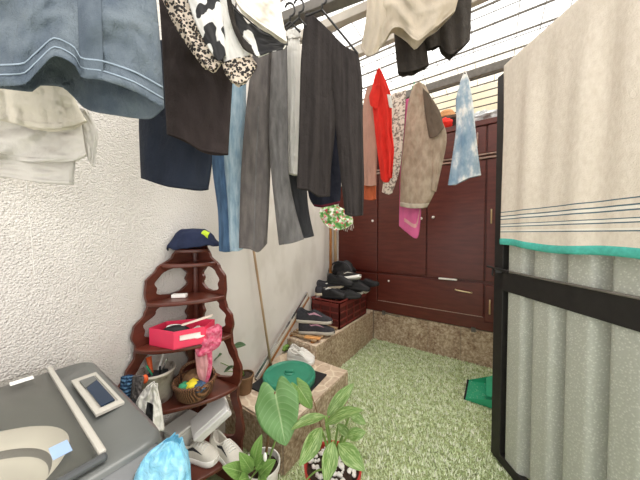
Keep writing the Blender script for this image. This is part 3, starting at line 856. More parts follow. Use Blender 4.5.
panel(t, 'cow_sleeve', 'cow', pl, [(230, 4), (238, 12), (262, 32), (287, 40)], [(244, 48), (257, 56), (268, 53), (284, 49)], L=[(230, 4), (234, 28), (244, 48)], R=[(287, 40), (287, 45), (284, 49)], t=(.008, .02), nf=3, amp=.005, seed=4, off=.016)
panel(t, 'sleeve_binding', 'blackcloth', pl, [(229, 6), (233, 6)], [(252, 54), (258, 57)], L=[(229, 6), (233, 28), (243, 48), (252, 54)], R=[(233, 6), (237, 28), (246, 46), (258, 57)], t=(.004, .006), nf=1, amp=.001, ns=8, off=.034)
panel(t, 'leopard_knot', 'leopard', pl, [(222, 63), (236, 58), (250, 56)], [(230, 80), (237, 84), (248, 80)], L=[(222, 63), (225, 73), (230, 80)], R=[(250, 56), (257, 66), (248, 80)], t=(.015, .02), nf=2, amp=.005, seed=5, off=.004)
pl = Plane(255, .76, 5)
garment('cream_blouse', 'cream blouse with pale pattern hanging over the cow print sleeve', 'blouse', 'floral', pl,
    [(232, -30), (278, -30)], [(233, -4), (241, 8), (255, 20), (271, 31), (287, 42)], R=[(278, -30), (281, 10), (287, 42)], L=[(232, -30), (231, -15), (233, -4)], t=(.01, .018), nf=2, amp=.006, seed=9, hem=.05, off=.0)
# trousers
def trousers(name, label, mat, pl, leg1, leg2, waist, **kw):
    t = thing(name, label, 'trousers', tuple(pl.at(leg1['B'][0][0], leg1['B'][-1][1])), 'laundry hung up to dry')
    o, c1 = panel(t, 'leg', mat, pl, hem=.025, nv=60, **leg1, **kw)
    k2 = dict(kw); k2['seed'] = kw.get('seed', 0) + 21
    if leg2: panel(t, 'leg', leg2.pop('mat', mat), pl, hem=.025, nv=60, **leg2, **k2)
    if waist: panel(t, 'waistband', mat, pl, waist[0], waist[1], t=(.02, .024), nf=2, amp=.004, nv=8, off=.004)
    return t, c1
trousers('jeans', 'light washed blue jeans hanging beside the grey brown trousers', 'jeans', Plane(228, 1.40, 4),
    dict(T=[(224, 40), (246, 40)], B=[(230, 251), (238, 251), (244, 248)], L=[(224, 40), (222, 110), (227, 190), (230, 251)], R=[(246, 40), (246, 120), (245, 200), (244, 248)], off=.02),
    dict(mat='jeansdark', T=[(212, 45), (230, 45)], B=[(219, 251), (226, 252), (233, 251)], L=[(212, 45), (211, 150), (218, 212), (219, 251)], R=[(230, 45), (226, 140), (231, 210), (233, 251)]),
    ([(211, 34), (248, 34)], [(211, 44), (248, 44)]), t=(.02, .03), nf=2, amp=.006, seed=3)
pl = Plane(258, 1.33, 4)
t, c = trousers('trousers', 'grey brown twill trousers hanging right of the light jeans', 'greybrown', pl,
    dict(T=[(254, 44), (272, 44)], B=[(239, 248), (250, 249), (258, 252), (267, 243)], L=[(254, 44), (246, 110), (241, 175), (239, 248)], R=[(272, 44), (272, 110), (270, 182), (267, 243)]), None,
    ([(252, 36), (274, 36)], [(253, 45), (273, 45)]), t=(.025, .035), nf=2, amp=.007, seed=11, crump=.007)
c.wband(.44, .48, .3, .98, .002).build('side_seam', MT['grey'], t, smooth=True, solid=.001, offset=0)
pl = Plane(285, 1.30, 4)
t, c = trousers('trousers', 'mid grey denim trousers with a flared hem between twill and white trousers', 'grey', pl,
    dict(T=[(272, 48), (287, 44)], B=[(279, 245), (292, 243), (304, 239)], L=[(272, 48), (269, 130), (272, 180), (279, 245)], R=[(287, 44), (288, 120), (289, 175), (296, 212), (304, 239)]), None,
    ([(271, 40), (288, 36)], [(271, 49), (288, 45)]), t=(.025, .035), nf=2, amp=.006, seed=12)
trousers('trousers', 'slim white trousers hanging under the black hooks', 'whitecloth', Plane(292, 1.38, 4),
    dict(T=[(287, 38), (300, 36)], B=[(288, 173), (293, 174), (298, 175)], R=[(300, 36), (301, 90), (298, 175)], L=[(287, 38), (286, 100), (288, 173)]), None,
    ([(286, 30), (301, 28)], [(286, 39), (301, 37)]), t=(.02, .03), nf=2, amp=.006, seed=13)
trousers('jeans', 'charcoal jeans leg showing behind the grey denim and black knit trousers', 'charcoal', Plane(302, 1.45, 4),
    dict(T=[(288, 60), (309, 60)], B=[(294, 237), (305, 238), (314, 236)], L=[(288, 60), (289, 185), (294, 237)], R=[(309, 60), (307, 190), (314, 236)]), None, None, t=(.02, .03), nf=1, amp=.005, seed=14)
pl = Plane(330, 1.22, 4)
t, c = trousers('knit_trousers', 'long black ribbed knit trousers hanging from the dark beam', 'blackknit', pl,
    dict(T=[(305, 13), (312, 14), (335, 36)], B=[(297, 188), (309, 190), (319, 196), (330, 196)], L=[(305, 13), (301, 60), (299, 130), (297, 188)], R=[(335, 36), (333, 90), (336, 120), (331, 168), (330, 196)]),
    dict(T=[(328, 30), (345, 46), (358, 53)], B=[(345, 214), (354, 216), (363, 215)], L=[(328, 30), (333, 95), (338, 150), (345, 214)], R=[(358, 53), (362, 80), (363, 140), (364, 180), (363, 215)]),
    None, t=(.02, .03), nf=3.5, amp=.009, seed=15)
t, c = garment('skirt', 'dark navy skirt with maroon hem behind the black knit trousers', 'skirt', 'navydark', Plane(322, 1.50, 4),
    [(308, 120), (342, 120)], [(314, 206), (322, 207), (332, 205), (340, 203)], L=[(308, 120), (308, 190), (314, 206)], R=[(342, 120), (341, 185), (340, 203)], t=(.01, .03), nf=2, amp=.006, seed=16, hem=.05, hemmat='maroon')
garment('pale_top', 'pale grey cotton top just showing between the black knit legs', 'top', 'lace', Plane(338, 1.56, 4),
    [(330, 90), (344, 90)], [(328, 186), (344, 186)], t=(.01, .02), nf=2, amp=.005, seed=17)

# far row, hung from two wires
PA = Plane(415, 2.26, -35)          # wire one
PB = Plane(379, 2.10, -35)          # wire two, a little nearer
garment('camisole', 'dusty pink top with a white mark hanging left of the red top', 'top', 'peach', Plane(370, 2.2, -35),
    [(367, 88), (373, 84)], [(364, 185), (370, 186), (376, 185)], L=[(367, 88), (363, 110), (364, 185)], R=[(373, 84), (377, 110), (376, 185)], t=(.01, .03), nf=2, amp=.008, seed=20)
garment('rust_skirt', 'rust orange cloth hanging below the dusty pink top', 'cloth', 'rust', Plane(370, 2.24, -35),
    [(364, 150), (376, 150)], [(364, 199), (370, 200), (376, 199)], t=(.01, .03), nf=2, amp=.006, seed=21)
t, c = garment('red_top', 'bright red top hanging on the far wire', 'top', 'red', PB,
    [(376, 72), (379, 68), (382, 72)], [(381, 179), (384, 182), (388, 180), (392, 172)], L=[(376, 72), (371, 94), (373, 110), (376, 140), (381, 179)], R=[(382, 72), (391, 96), (392, 130), (394, 150), (392, 172)], t=(.012, .03), nf=2, amp=.012, seed=22, crump=.012)
panel(t, 'sleeve', 'red', PB, [(374, 86), (380, 84)], [(371, 106), (378, 110)], L=[(374, 86), (370, 97), (371, 106)], R=[(380, 84), (380, 98), (378, 110)], t=(.01, .015), nf=1, amp=.005, ns=12, nv=14, off=.02)
panel(t, 'strap', 'whitecloth', PB, [(388, 96), (391, 96)], [(390, 108), (393, 108)], t=(.004, .004), nf=1, amp=.001, ns=6, nv=8, off=.03)
t, c = garment('lace_top', 'grey and white patterned lace top hanging between red and pink tops', 'top', 'lace', Plane(397, 2.36, -35),
    [(392, 94), (406, 90)], [(382, 192), (387, 194), (392, 193)], L=[(392, 94), (390, 130), (386, 160), (382, 192)], R=[(406, 90), (404, 130), (400, 168), (392, 193)], t=(.01, .03), nf=3, amp=.01, seed=23, hem=.02)
t, c = garment('pink_top', 'pink cotton garment hanging behind the taupe sweatshirt', 'top', 'pinkcloth', Plane(408, 2.32, -35),
    [(404, 100), (410, 98)], [(399, 226), (406, 232), (417, 238), (421, 212)], L=[(404, 100), (401, 130), (399, 226)], R=[(410, 98), (420, 180), (421, 212)], t=(.01, .02), nf=2, amp=.007, seed=24, hem=.0)
c.wband(.15, .85, .86, .89, .003).build('seam', MT['palepink'], t, smooth=True, solid=.001, offset=0)
t, c = garment('sweatshirt', 'taupe hooded sweatshirt hung upside down with pink cloth below it', 'sweatshirt', 'taupe', PA,
    [(413, 86), (419, 82), (426, 86)], [(400, 206), (410, 208), (420, 208), (427, 207)], L=[(413, 86), (408, 104), (405, 130), (401, 170), (400, 206)], R=[(426, 86), (436, 112), (441, 140), (437, 185), (427, 207)], t=(.03, .05), nf=2, amp=.012, seed=25, crump=.012, hem=.0)
c.mesh(36, 3, .945, 1.004, .003).build('cuff', MT['beige'], t, smooth=True, solid=.0014, offset=0)
panel(t, 'sleeve', 'taupe', PA, [(424, 88), (431, 100)], [(430, 190), (436, 192)], L=[(424, 88), (428, 130), (430, 190)], R=[(431, 100), (445, 128), (446, 146), (436, 192)], t=(.02, .03), nf=2, amp=.008, seed=27, off=.01)
panel(t, 'hood', 'taupedark', PA, [(424, 90), (430, 96)], [(430, 138), (437, 136), (444, 128)], L=[(424, 90), (426, 112), (430, 138)], R=[(430, 96), (440, 112), (444, 128)], t=(.015, .02), nf=1, amp=.006, seed=26, off=.05)
t, c = garment('denim_trousers', 'bleached light denim trousers hanging nearest the towel on the far wire', 'trousers', 'acid', Plane(465, 2.04, -35),
    [(461, 80), (465, 74), (469, 80)], [(448, 185), (456, 184), (468, 178), (481, 175)], L=[(461, 80), (456, 100), (456, 130), (448, 185)], R=[(469, 80), (473, 104), (477, 145), (481, 175)], t=(.02, .035), nf=2, amp=.01, seed=28, hem=.02)
# beige tee and black shorts overhead
pl = Plane(410, 1.42, -6)
t, c = garment('t_shirt', 'beige t-shirt hanging high overhead in the top centre', 't-shirt', 'beige', pl,
    [(370, -60), (415, -62), (462, -60)], [(377, 52), (385, 40), (393, 28), (402, 28), (410, 36), (418, 41), (428, 33), (442, 22), (455, 11)],
    L=[(370, -60), (371, -10), (372, 20), (377, 52)], R=[(462, -60), (462, -20), (455, 11)], t=(.02, .06), nf=3, amp=.02, seed=30, crump=.018, slant=.3, hem=.03)
panel(t, 'sleeve', 'beige', pl, [(368, -30), (384, -30)], [(361, 49), (368, 56), (378, 52)], L=[(368, -30), (366, 20), (361, 49)], R=[(384, -30), (386, 20), (378, 52)], t=(.015, .03), nf=2, amp=.008, seed=31, off=.03, hem=.06)
pl = Plane(430, 1.55, -6)
t = thing('boxer_shorts', 'washed black boxer shorts hanging behind the beige t-shirt overhead', 'shorts', tuple(pl.at(430, 70)), 'laundry hung up to dry')
panel(t, 'leg', 'blackcloth', pl, [(394, 30), (412, 22), (432, 12)], [(398, 72), (407, 72), (418, 69), (429, 65)], L=[(394, 30), (395, 45), (398, 72)], R=[(432, 12), (427, 45), (429, 65)], t=(.03, .05), nf=2, amp=.01, seed=33, hem=.08)
panel(t, 'leg', 'blackcloth', pl, [(428, 14), (450, 0), (472, -14)], [(440, 45), (446, 52), (452, 54), (462, 47), (470, 40)], L=[(428, 14), (434, 34), (440, 45)], R=[(472, -14), (471, 15), (470, 40)], t=(.03, .05), nf=2, amp=.01, seed=34, hem=.08)
panel(t, 'gusset', 'blackcloth', pl, [(414, 18), (446, 0)], [(426, 50), (434, 47), (441, 45)], t=(.03, .035), nf=1, amp=.006, seed=35, off=.006)

# ------------------------------------------------------------------ wires, hooks, hangers
def wire(name, label, a, c, r=.003, g='clotheslines'):
    return tag(MB().tube([a, c], r, 6).build(name, MT['wire']), label, 'clothesline', g)
for yy, lb in ((2.35, 'straight dark wire carrying the taupe sweatshirt and denim'), (2.0, 'straight dark wire carrying the red top')):
    wire('clothesline', lb, (WX(yy), yy, 2.885), (.74, yy, 2.885))
def hook(x0, y0, pl, up, mat='wire', label='', nm='hanger', wid=14, drop=8):
    """a small hanger: hook over the wire and two arms inside the garment"""
    t = thing(nm, label, 'hanger', tuple(pl.at(x0, y0)), 'hangers on the far wires')
    top = pl.at(x0, y0); 
    hz = V((top.x, top.y, 2.885))
    r = .014
    path = [top + V((0, 0, 0)), V((top.x, top.y, 2.885 - .02))]
    for k in range(9):
        a = PI + PI * 1.25 * k / 8
        path.append(V((top.x, top.y + 0, 2.885)) + V((0, r * math.cos(a) + 0, -r * math.sin(a))))
    MB().tube([top, V((top.x, top.y - r, 2.865))] + path[2:], .0028, 6).build('hook', MT[mat], t, smooth=True)
    MB().tube([pl.at(x0 - wid / 2, y0 + drop), top, pl.at(x0 + wid / 2, y0 + drop)], .005, 6).build('arms', MT[mat], t)
    return t
hook(465, 70, Plane(465, 2.04, -35), .1, 'white', 'white hanger on the far wire holding the bleached denim', wid=9, drop=12)
hook(414, 82, PA, .1, 'greenpan', 'pale hanger holding the left shoulder of the taupe sweatshirt', wid=5, drop=8)
hook(424, 82, PA, .1, 'white', 'white hanger at the right shoulder of the taupe sweatshirt', wid=5, drop=8)
hook(379, 66, PB, .1, 'white', 'white hanger holding up the red top', wid=6, drop=8)
# black hangers hooked on the dark beam
def blackhanger(label, xa, ya, pl, arms):
    t = thing('beam_hanger', label, 'hanger', tuple(pl.at(xa, ya)), 'black hangers on the dark beam')
    a = pl.at(xa, ya)
    up = []
    for k in range(10):
        q = -.5 * PI + 1.4 * PI * k / 9
        up.append(a + V((0, 0, .055)) + pl.u * (.022 * math.cos(q)) + V((0, 0, .03 * math.sin(q))))
    MB().tube([a] + up, .0045, 7).build('hook', MT['blackmetal'], t, smooth=True)
    MB().tube([pl.at(*arms[0]), a, pl.at(*arms[1])], .005, 7).build('arms', MT['blackmetal'], t)
PH = Plane(310, 1.17, 4)
blackhanger('black hanger hooked on the beam above the black knit trousers, right arm bare', 322, 10, PH, ((306, 16), (358, 54)))
blackhanger('black hanger hooked at the beam above the white trousers', 299, 18, PH, ((286, 30), (306, 26)))
blackhanger('black hanger hooked at the beam left of all its neighbours', 290, 22, PH, ((276, 34), (300, 32)))
# lines carrying the near washing
for nm, lb, pl, x0, x1, y in (('clothesline', 'near wire above the frame carrying the blue t-shirt', Plane(80, .60, 6), -90, 190, -151),
                              ('clothesline', 'near wire above the frame carrying the skirt', Plane(195, .92, 8), 120, 270, -20)):
    wire(nm, lb, pl.at(x0, y), pl.at(x1, y))

pl = Plane(258, 1.36, 4)
wire('clothesline', 'near wire behind the row of jeans and trousers, mostly hidden by clothes', pl.at(150, 41), pl.at(318, 41))
pl = Plane(410, 1.42, -6)
wire('clothesline', 'high wire above the frame carrying the beige t-shirt', pl.at(340, -60, .02), pl.at(500, -60, .02))
# ------------------------------------------------------------------ corner shelf
SP = V((WX(.82) + .035, .82, 0))
U1 = -WD; U2 = WN
TIERS = [(1.36, .12), (1.285, .19), (1.095, .255), (.88, .315), (.595, .35), (.235, .385)]
K1, K2 = 1.10, .92
cs = thing('corner_shelf', 'red brown carved wooden corner shelf with wavy sides against the white wall', 'corner shelf', tuple(SP))
OUT = [(1.375, .09), (1.32, .13), (1.26, .21), (1.20, .26), (1.13, .265), (1.07, .255), (1.03, .27), (.98, .315), (.93, .325), (.88, .31), (.83, .315), (.77, .35), (.69, .39), (.63, .385), (.57, .36), (.52, .36), (.45, .385), (.34, .405), (.25, .385), (.14, .38), (.06, .40), (0, .41)]
def outw(h):
    for (h1, a), (h0, c) in zip(OUT, OUT[1:]):
        if h0 <= h <= h1:
            f = (h - h0) / (h1 - h0); f = f * f * (3 - 2 * f); return c + (a - c) * f
    return OUT[0][1]
CUT = [(1.11, 1.255), (.895, 1.065), (.61, .85), (.26, .565)]
def side(u, th_dir, kk):
    b = MB(); n = 150; rows = []
    for k in range(n + 1):
        h = 1.375 * k / n; o = outw(h) * kk; iv = [(0, o)]
        for a, c in CUT:
            if a < h < c:
                q = abs(2 * (h - a) / (c - a) - 1); g = (1 - q ** 4) ** .45
                wob = .008 * math.sin(2 * PI * (h - a) / (c - a) * 2.5)
                i0, i1 = .058 + wob, o - .048 + wob
                m = (i0 + i1) / 2; hw = (i1 - i0) / 2 * g
                if hw > .004: iv = [(0, m - hw), (m + hw, o)]
        rows.append((h, iv))
    T = th_dir * .018
    for (h0, a), (h1, c) in zip(rows, rows[1:]):
        if len(a) == len(c): prs = zip(a, c)
        elif len(a) == 1:
            m = (c[0][1] + c[1][0]) / 2; prs = [((0, m), c[0]), ((m, a[0][1]), c[1])]
        else:
            m = (a[0][1] + a[1][0]) / 2; prs = [(a[0], (0, m)), (a[1], (m, c[0][1]))]
        for (x0, x1), (y0, y1) in prs:
            q = [SP + u * x0 + V((0, 0, h0)), SP + u * x1 + V((0, 0, h0)), SP + u * y1 + V((0, 0, h1)), SP + u * y0 + V((0, 0, h1))]
            k = len(b.v); b.v += q + [p + T for p in q]
            b.f += [(k, k + 1, k + 2, k + 3), (k + 7, k + 6, k + 5, k + 4), (k + 1, k + 5, k + 6, k + 2), (k, k + 3, k + 7, k + 4)]
    return b
side(U1, -U2, K1).build('fold_shade', MT['shelfwood'], cs)
side(U2, U1 * -1, K2).build('fold_shade', MT['shelfwood'], cs)
for i, (h, L) in enumerate(TIERS):
    poly = []
    n = 28
    for k in range(n + 1):
        a = PI / 2 * k / n
        r = L * (1 - .045 * math.cos(4 * a + PI) * (1 if i in (2, 4) else .4)) * (1.0 if i else 1)
        poly.append(SP + U1 * (K1 * r * math.cos(a)) + U2 * (K2 * r * math.sin(a)) + V((0, 0, h - .022)))
    poly = [SP + V((0, 0, h - .022))] + poly
    MB().prism(poly, (0, 0, .022)).build('shelf_board', MT['shelfwood'], cs, bevel=.007, seg=3)
MB().tube([SP + (U1 + U2) * .012 + V((0, 0, z)) for z in (0, .5, 1.0, 1.36)], [.016] * 4, 10).build('corner_post', MT['shelfwood'], cs)
def sh(tier, a, b2, dz=0):            # a spot on a shelf board: along the wall, out from the wall
    return SP + U1 * a + U2 * b2 + V((0, 0, TIERS[tier][0] + dz))

# cap on top
p = sh(0, .065, .065)
t = thing('bucket_hat', 'dark navy cloth hat with a lime tag resting on the top of the corner shelf', 'hat', tuple(p))
def hatf(a, v):
    th = 2 * PI * a
    prof = [(.132, .008), (.122, .034), (.108, .064), (.092, .092), (.062, .112), (.0, .118)]
    x = v * 5; i = min(4, int(x)); f = x - i
    r = prof[i][0] * (1 - f) + prof[i + 1][0] * f; z = prof[i][1] * (1 - f) + prof[i + 1][1] * f
    q = 1 + .10 * noise.noise(V((2 * math.cos(th), 2 * math.sin(th), 4 * v + 2)))
    z += .018 * noise.noise(V((2.3 * math.cos(th), 2.3 * math.sin(th), 9))) * (1 - v)
    return p + RIGHT * (r * q * 1.05 * math.cos(th)) + FWD * (r * q * .8 * math.sin(th)) + V((0, 0, z + .014 * math.cos(th) * (1 - v) - .0))
b = MB(); b.grid(hatf, 44, 20, wrap=True); b.build('crown', MT['cap'], t, smooth=True, solid=.003, offset=0)
q = p + RIGHT * .085 - FWD * .045 + V((0, 0, .085))
b = MB(); b.grid(lambda s, v: q + RIGHT * (.042 * (s - .5) + .012 * v) + V((0, 0, .035 * (v - .5) + .006 * math.sin(5 * s))) - FWD * .012 * math.sin(3 * v), 8, 6)
b.build('tag', MT['lime'], t, smooth=True, solid=.003)
# paper on second board
b = MB().box(sh(2, .15, .06, .011), (.075, .035, .02), rz=YAW + .15)
tag(b.build('paper_packet', MT['paper'], bevel=.004), 'small white paper packet lying on the second shelf board', 'packet')

# pink organiser box (third board), facing the viewer
t_h = TIERS[3][0]
pc = V(tuple(on_h(180, 347, t_h))); 
ang = YAW - math.radians(4)
t = thing('organizer_box', 'hot pink open plastic box with a slotted side on the middle shelf', 'box', tuple(pc))
A = V((math.cos(ang), math.sin(ang), 0)); Bv = V((-math.sin(ang), math.cos(ang), 0))
def pb(a, c, z): return pc + A * a + Bv * c + V((0, 0, z))
foot = [(-.17, .01), (-.01, -.035), (.105, .05), (.10, .16), (-.02, .16), (-.15, .11)]
wall_h = [.085] * 6
MB().prism([pb(x, y, 0) for x, y in foot], (0, 0, .005)).build('base', MT['pink'], t)
for (x0, y0), (x1, y1), nm in ((foot[0], foot[1], 'front_side'), (foot[2], foot[3], 'side'), (foot[3], foot[4], 'back_side'), (foot[4], foot[5], 'back_side'), (foot[5], foot[0], 'side')):
    n = V((-(y1 - y0), x1 - x0, 0)).normalized(); nn = (A * n.x + Bv * n.y) * .005
    MB().prism([pb(x0, y0, 0), pb(x1, y1, 0), pb(x1, y1, .088), pb(x0, y0, .088)], nn).build(nm, MT['pink'], t)
(x0, y0), (x1, y1) = foot[1], foot[2]
n = V((-(y1 - y0), x1 - x0, 0)).normalized(); nn = (A * n.x + Bv * n.y) * .005
b = MB()
def fp(f, z): return pb(x0 + (x1 - x0) * f, y0 + (y1 - y0) * f, z)
for f0, f1, z0, z1 in ((0, 1, 0, .035), (0, 1, .065, .088), (0, .18, .035, .065), (.85, 1, .035, .065)):
    b.prism([fp(f0, z0), fp(f1, z0), fp(f1, z1), fp(f0, z1)], nn)
b.build('slotted_side', MT['pink'], t)
MB().prism([fp(.19, .037) + nn * 1.2, fp(.84, .037) + nn * 1.2, fp(.84, .063) + nn * 1.2, fp(.19, .063) + nn * 1.2], nn * .5).build('slot_liner', MT['paper'], t)
# in the box
o = thing('hairbrush', 'pale hair brush lying across the pink box with its handle up', 'brush', tuple(pb(.02, .06, .06)))
b = MB(); b.bar(pb(-.03, .055, .088), pb(.125, .085, .135), .03, .008); b.build('handle', plain('pale peach plastic', '#f0ddd0', .4, .05), o, bevel=.003)
b = MB(); b.sphere(pb(-.06, .05, .082), (.045, .028, .012), rot=Matrix.Rotation(ang, 3, 'Z')); b.build('head', MT['paper'], o, smooth=True)
b = MB(); b.sphere(pb(-.045, .035, .062), (.07, .036, .034), rot=Matrix.Rotation(ang + .3, 3, 'Z'))
tag(b.build('sponge', MT['black'], smooth=True), 'rounded black sponge inside the pink box', 'sponge')
b = MB(); b.sphere(pb(.05, .07, .04), (.05, .045, .035), nz=.5, rot=Matrix.Rotation(ang, 3, 'Z'))
tag(b.build('tissue', MT['paper'], smooth=True), 'crumpled white tissue inside the pink box', 'tissue')
# pink pouch hanging over the edge
pl = Plane(207, 1.30, 6)
t = thing('pouch', 'pink quilted cloth pouch with a long pale tail hanging off the middle shelf', 'pouch', tuple(pl.at(202, 402)))
panel(t, 'quilted_body', 'pinkpurse', pl, [(213, 326), (218, 325), (222, 330)], [(194, 346), (198, 357), (208, 354)], L=[(213, 326), (202, 332), (194, 346)], R=[(222, 330), (220, 345), (208, 354)], t=(.018, .022), nf=2, amp=.006, crump=.012, seed=41)
panel(t, 'tail', 'palepink', pl, [(195, 352), (210, 350)], [(198, 402), (202, 401)], L=[(195, 352), (197, 372), (201, 385), (198, 402)], R=[(210, 350), (211, 366), (206, 385), (202, 401)], t=(.006, .008), nf=2, amp=.004, seed=42)
panel(t, 'tail_edge', 'pinkpurse', pl, [(207, 351), (212, 350)], [(200, 400), (202, 400)], L=[(207, 351), (208, 366), (205, 382), (200, 400)], R=[(212, 350), (212, 368), (207, 386), (202, 400)], t=(.004, .005), nf=1, amp=.001, seed=43, ns=8, off=.008)
# bucket with bits on fourth board
H4 = TIERS[4][0]
bp = on_h(157, 398, H4); 
t = thing('bucket', 'paint spattered off white bucket of pens and tools on the fourth shelf', 'bucket', tuple(bp))
BH, BR = .155, .082
MB().lathe([(BR * .86, 0), (BR, BH), (BR + .004, BH), (BR + .004, BH - .012), (BR + .001, BH - .012)], bp, 32, capt=False).build('body', MT['bucket'], t, smooth=True)
MB().lathe([(BR - .003, BH), (BR * .84, .01)], bp, 32, capb=False).build('inside', MT['bucket'], t, smooth=True)
rr = random.Random(5)
toolm = [('pencil', 'orange', 'orange handled tool standing at the left side of the bucket'), ('pen', 'paper', 'white pen standing in the bucket, tallest of the pens'), ('pen', 'chrome', 'silver pen leaning right in the spattered bucket'),
         ('marker', 'black', 'black marker standing in the spattered bucket'), ('pen', 'tealgreen', 'green pen in the middle of the bucket'), ('ruler', 'potwhite', 'off white flat stick leaning in the bucket')]
for k, (nm, m, lb) in enumerate(toolm):
    a = [2.9, 1.4, .2, 5.6, 4.3, 1.0][k]; r = .05
    p0 = bp + V((.03 * math.cos(a + 3), .03 * math.sin(a + 3), .02)); p1 = bp + RIGHT * (r * math.cos(a)) + FWD * (r * math.sin(a)) + V((0, 0, BH + (.055, .06, .05, .03, .04, .035)[k]))
    b = MB()
    if nm == 'ruler': b.bar(p0, p1, .018, .004)
    elif k == 0: b.tube([p0, p0 + (p1 - p0) * .7, p1], [.006, .008, .014], 10)
    else: b.tube([p0, p0 + (p1 - p0) * .97, p1], [.005, .005, .0025], 8)
    tag(b.build(nm, MT[m], smooth=nm != 'ruler'), lb, nm, 'tools in the bucket')
b = MB(); b.sphere(bp + V((0, 0, BH - .06)), (.066, .066, .045), nz=.3); tag(b.build('rag', MT['darkgrey'], smooth=True), 'dark rag filling the spattered bucket', 'rag')
# wicker basket with bright cloth
kp = on_h(195, 396, H4)
t = thing('wicker_basket', 'round brown wicker basket with bright yellow cloth on the fourth shelf', 'basket', tuple(kp))
MB().lathe([(.065, 0), (.085, .02), (.095, .06), (.098, .085)], kp, 40, capt=False).build('body', MT['wicker'], t, smooth=True, solid=.006)
b = MB()
for q in range(2): b.tube([kp + V((.098 * math.cos(a_), .098 * math.sin(a_), .088 + .005 * math.sin(14 * a_ + q * PI))) for a_ in [2 * PI * k / 80 for k in range(81)]], .008, 7)
b.build('braided_rim', MT['wicker'], t, smooth=True)
b = MB(); b.tube([kp + RIGHT * (.095 * math.cos(a_)) + FWD * .03 + V((0, 0, .085 + .085 * math.sin(a_))) for a_ in [PI * k / 20 for k in range(21)]], .008, 8)
b.build('handle', MT['wicker'], t, smooth=True)
for nm, m, dx, dy, r, lb in (('cloth', 'yellow', .01, -.045, .034, 'crumpled yellow cloth in the wicker basket'), ('cloth', 'tealgreen', -.028, -.055, .026, 'green cloth at the front of the wicker basket'),
                             ('cloth', 'jeansdark', .052, -.055, .03, 'blue cloth hanging over the right rim of the basket'), ('ball', 'brownstem', -.02, .02, .05, 'brown dried ball at the back of the wicker basket')):
    b = MB(); b.sphere(kp + RIGHT * dx + FWD * dy + V((0, 0, .082)), (r, r, r * .75), nz=.5, n=18, m=12)
    tag(b.build(nm, MT[m], smooth=True), lb, nm, 'things in the wicker basket')

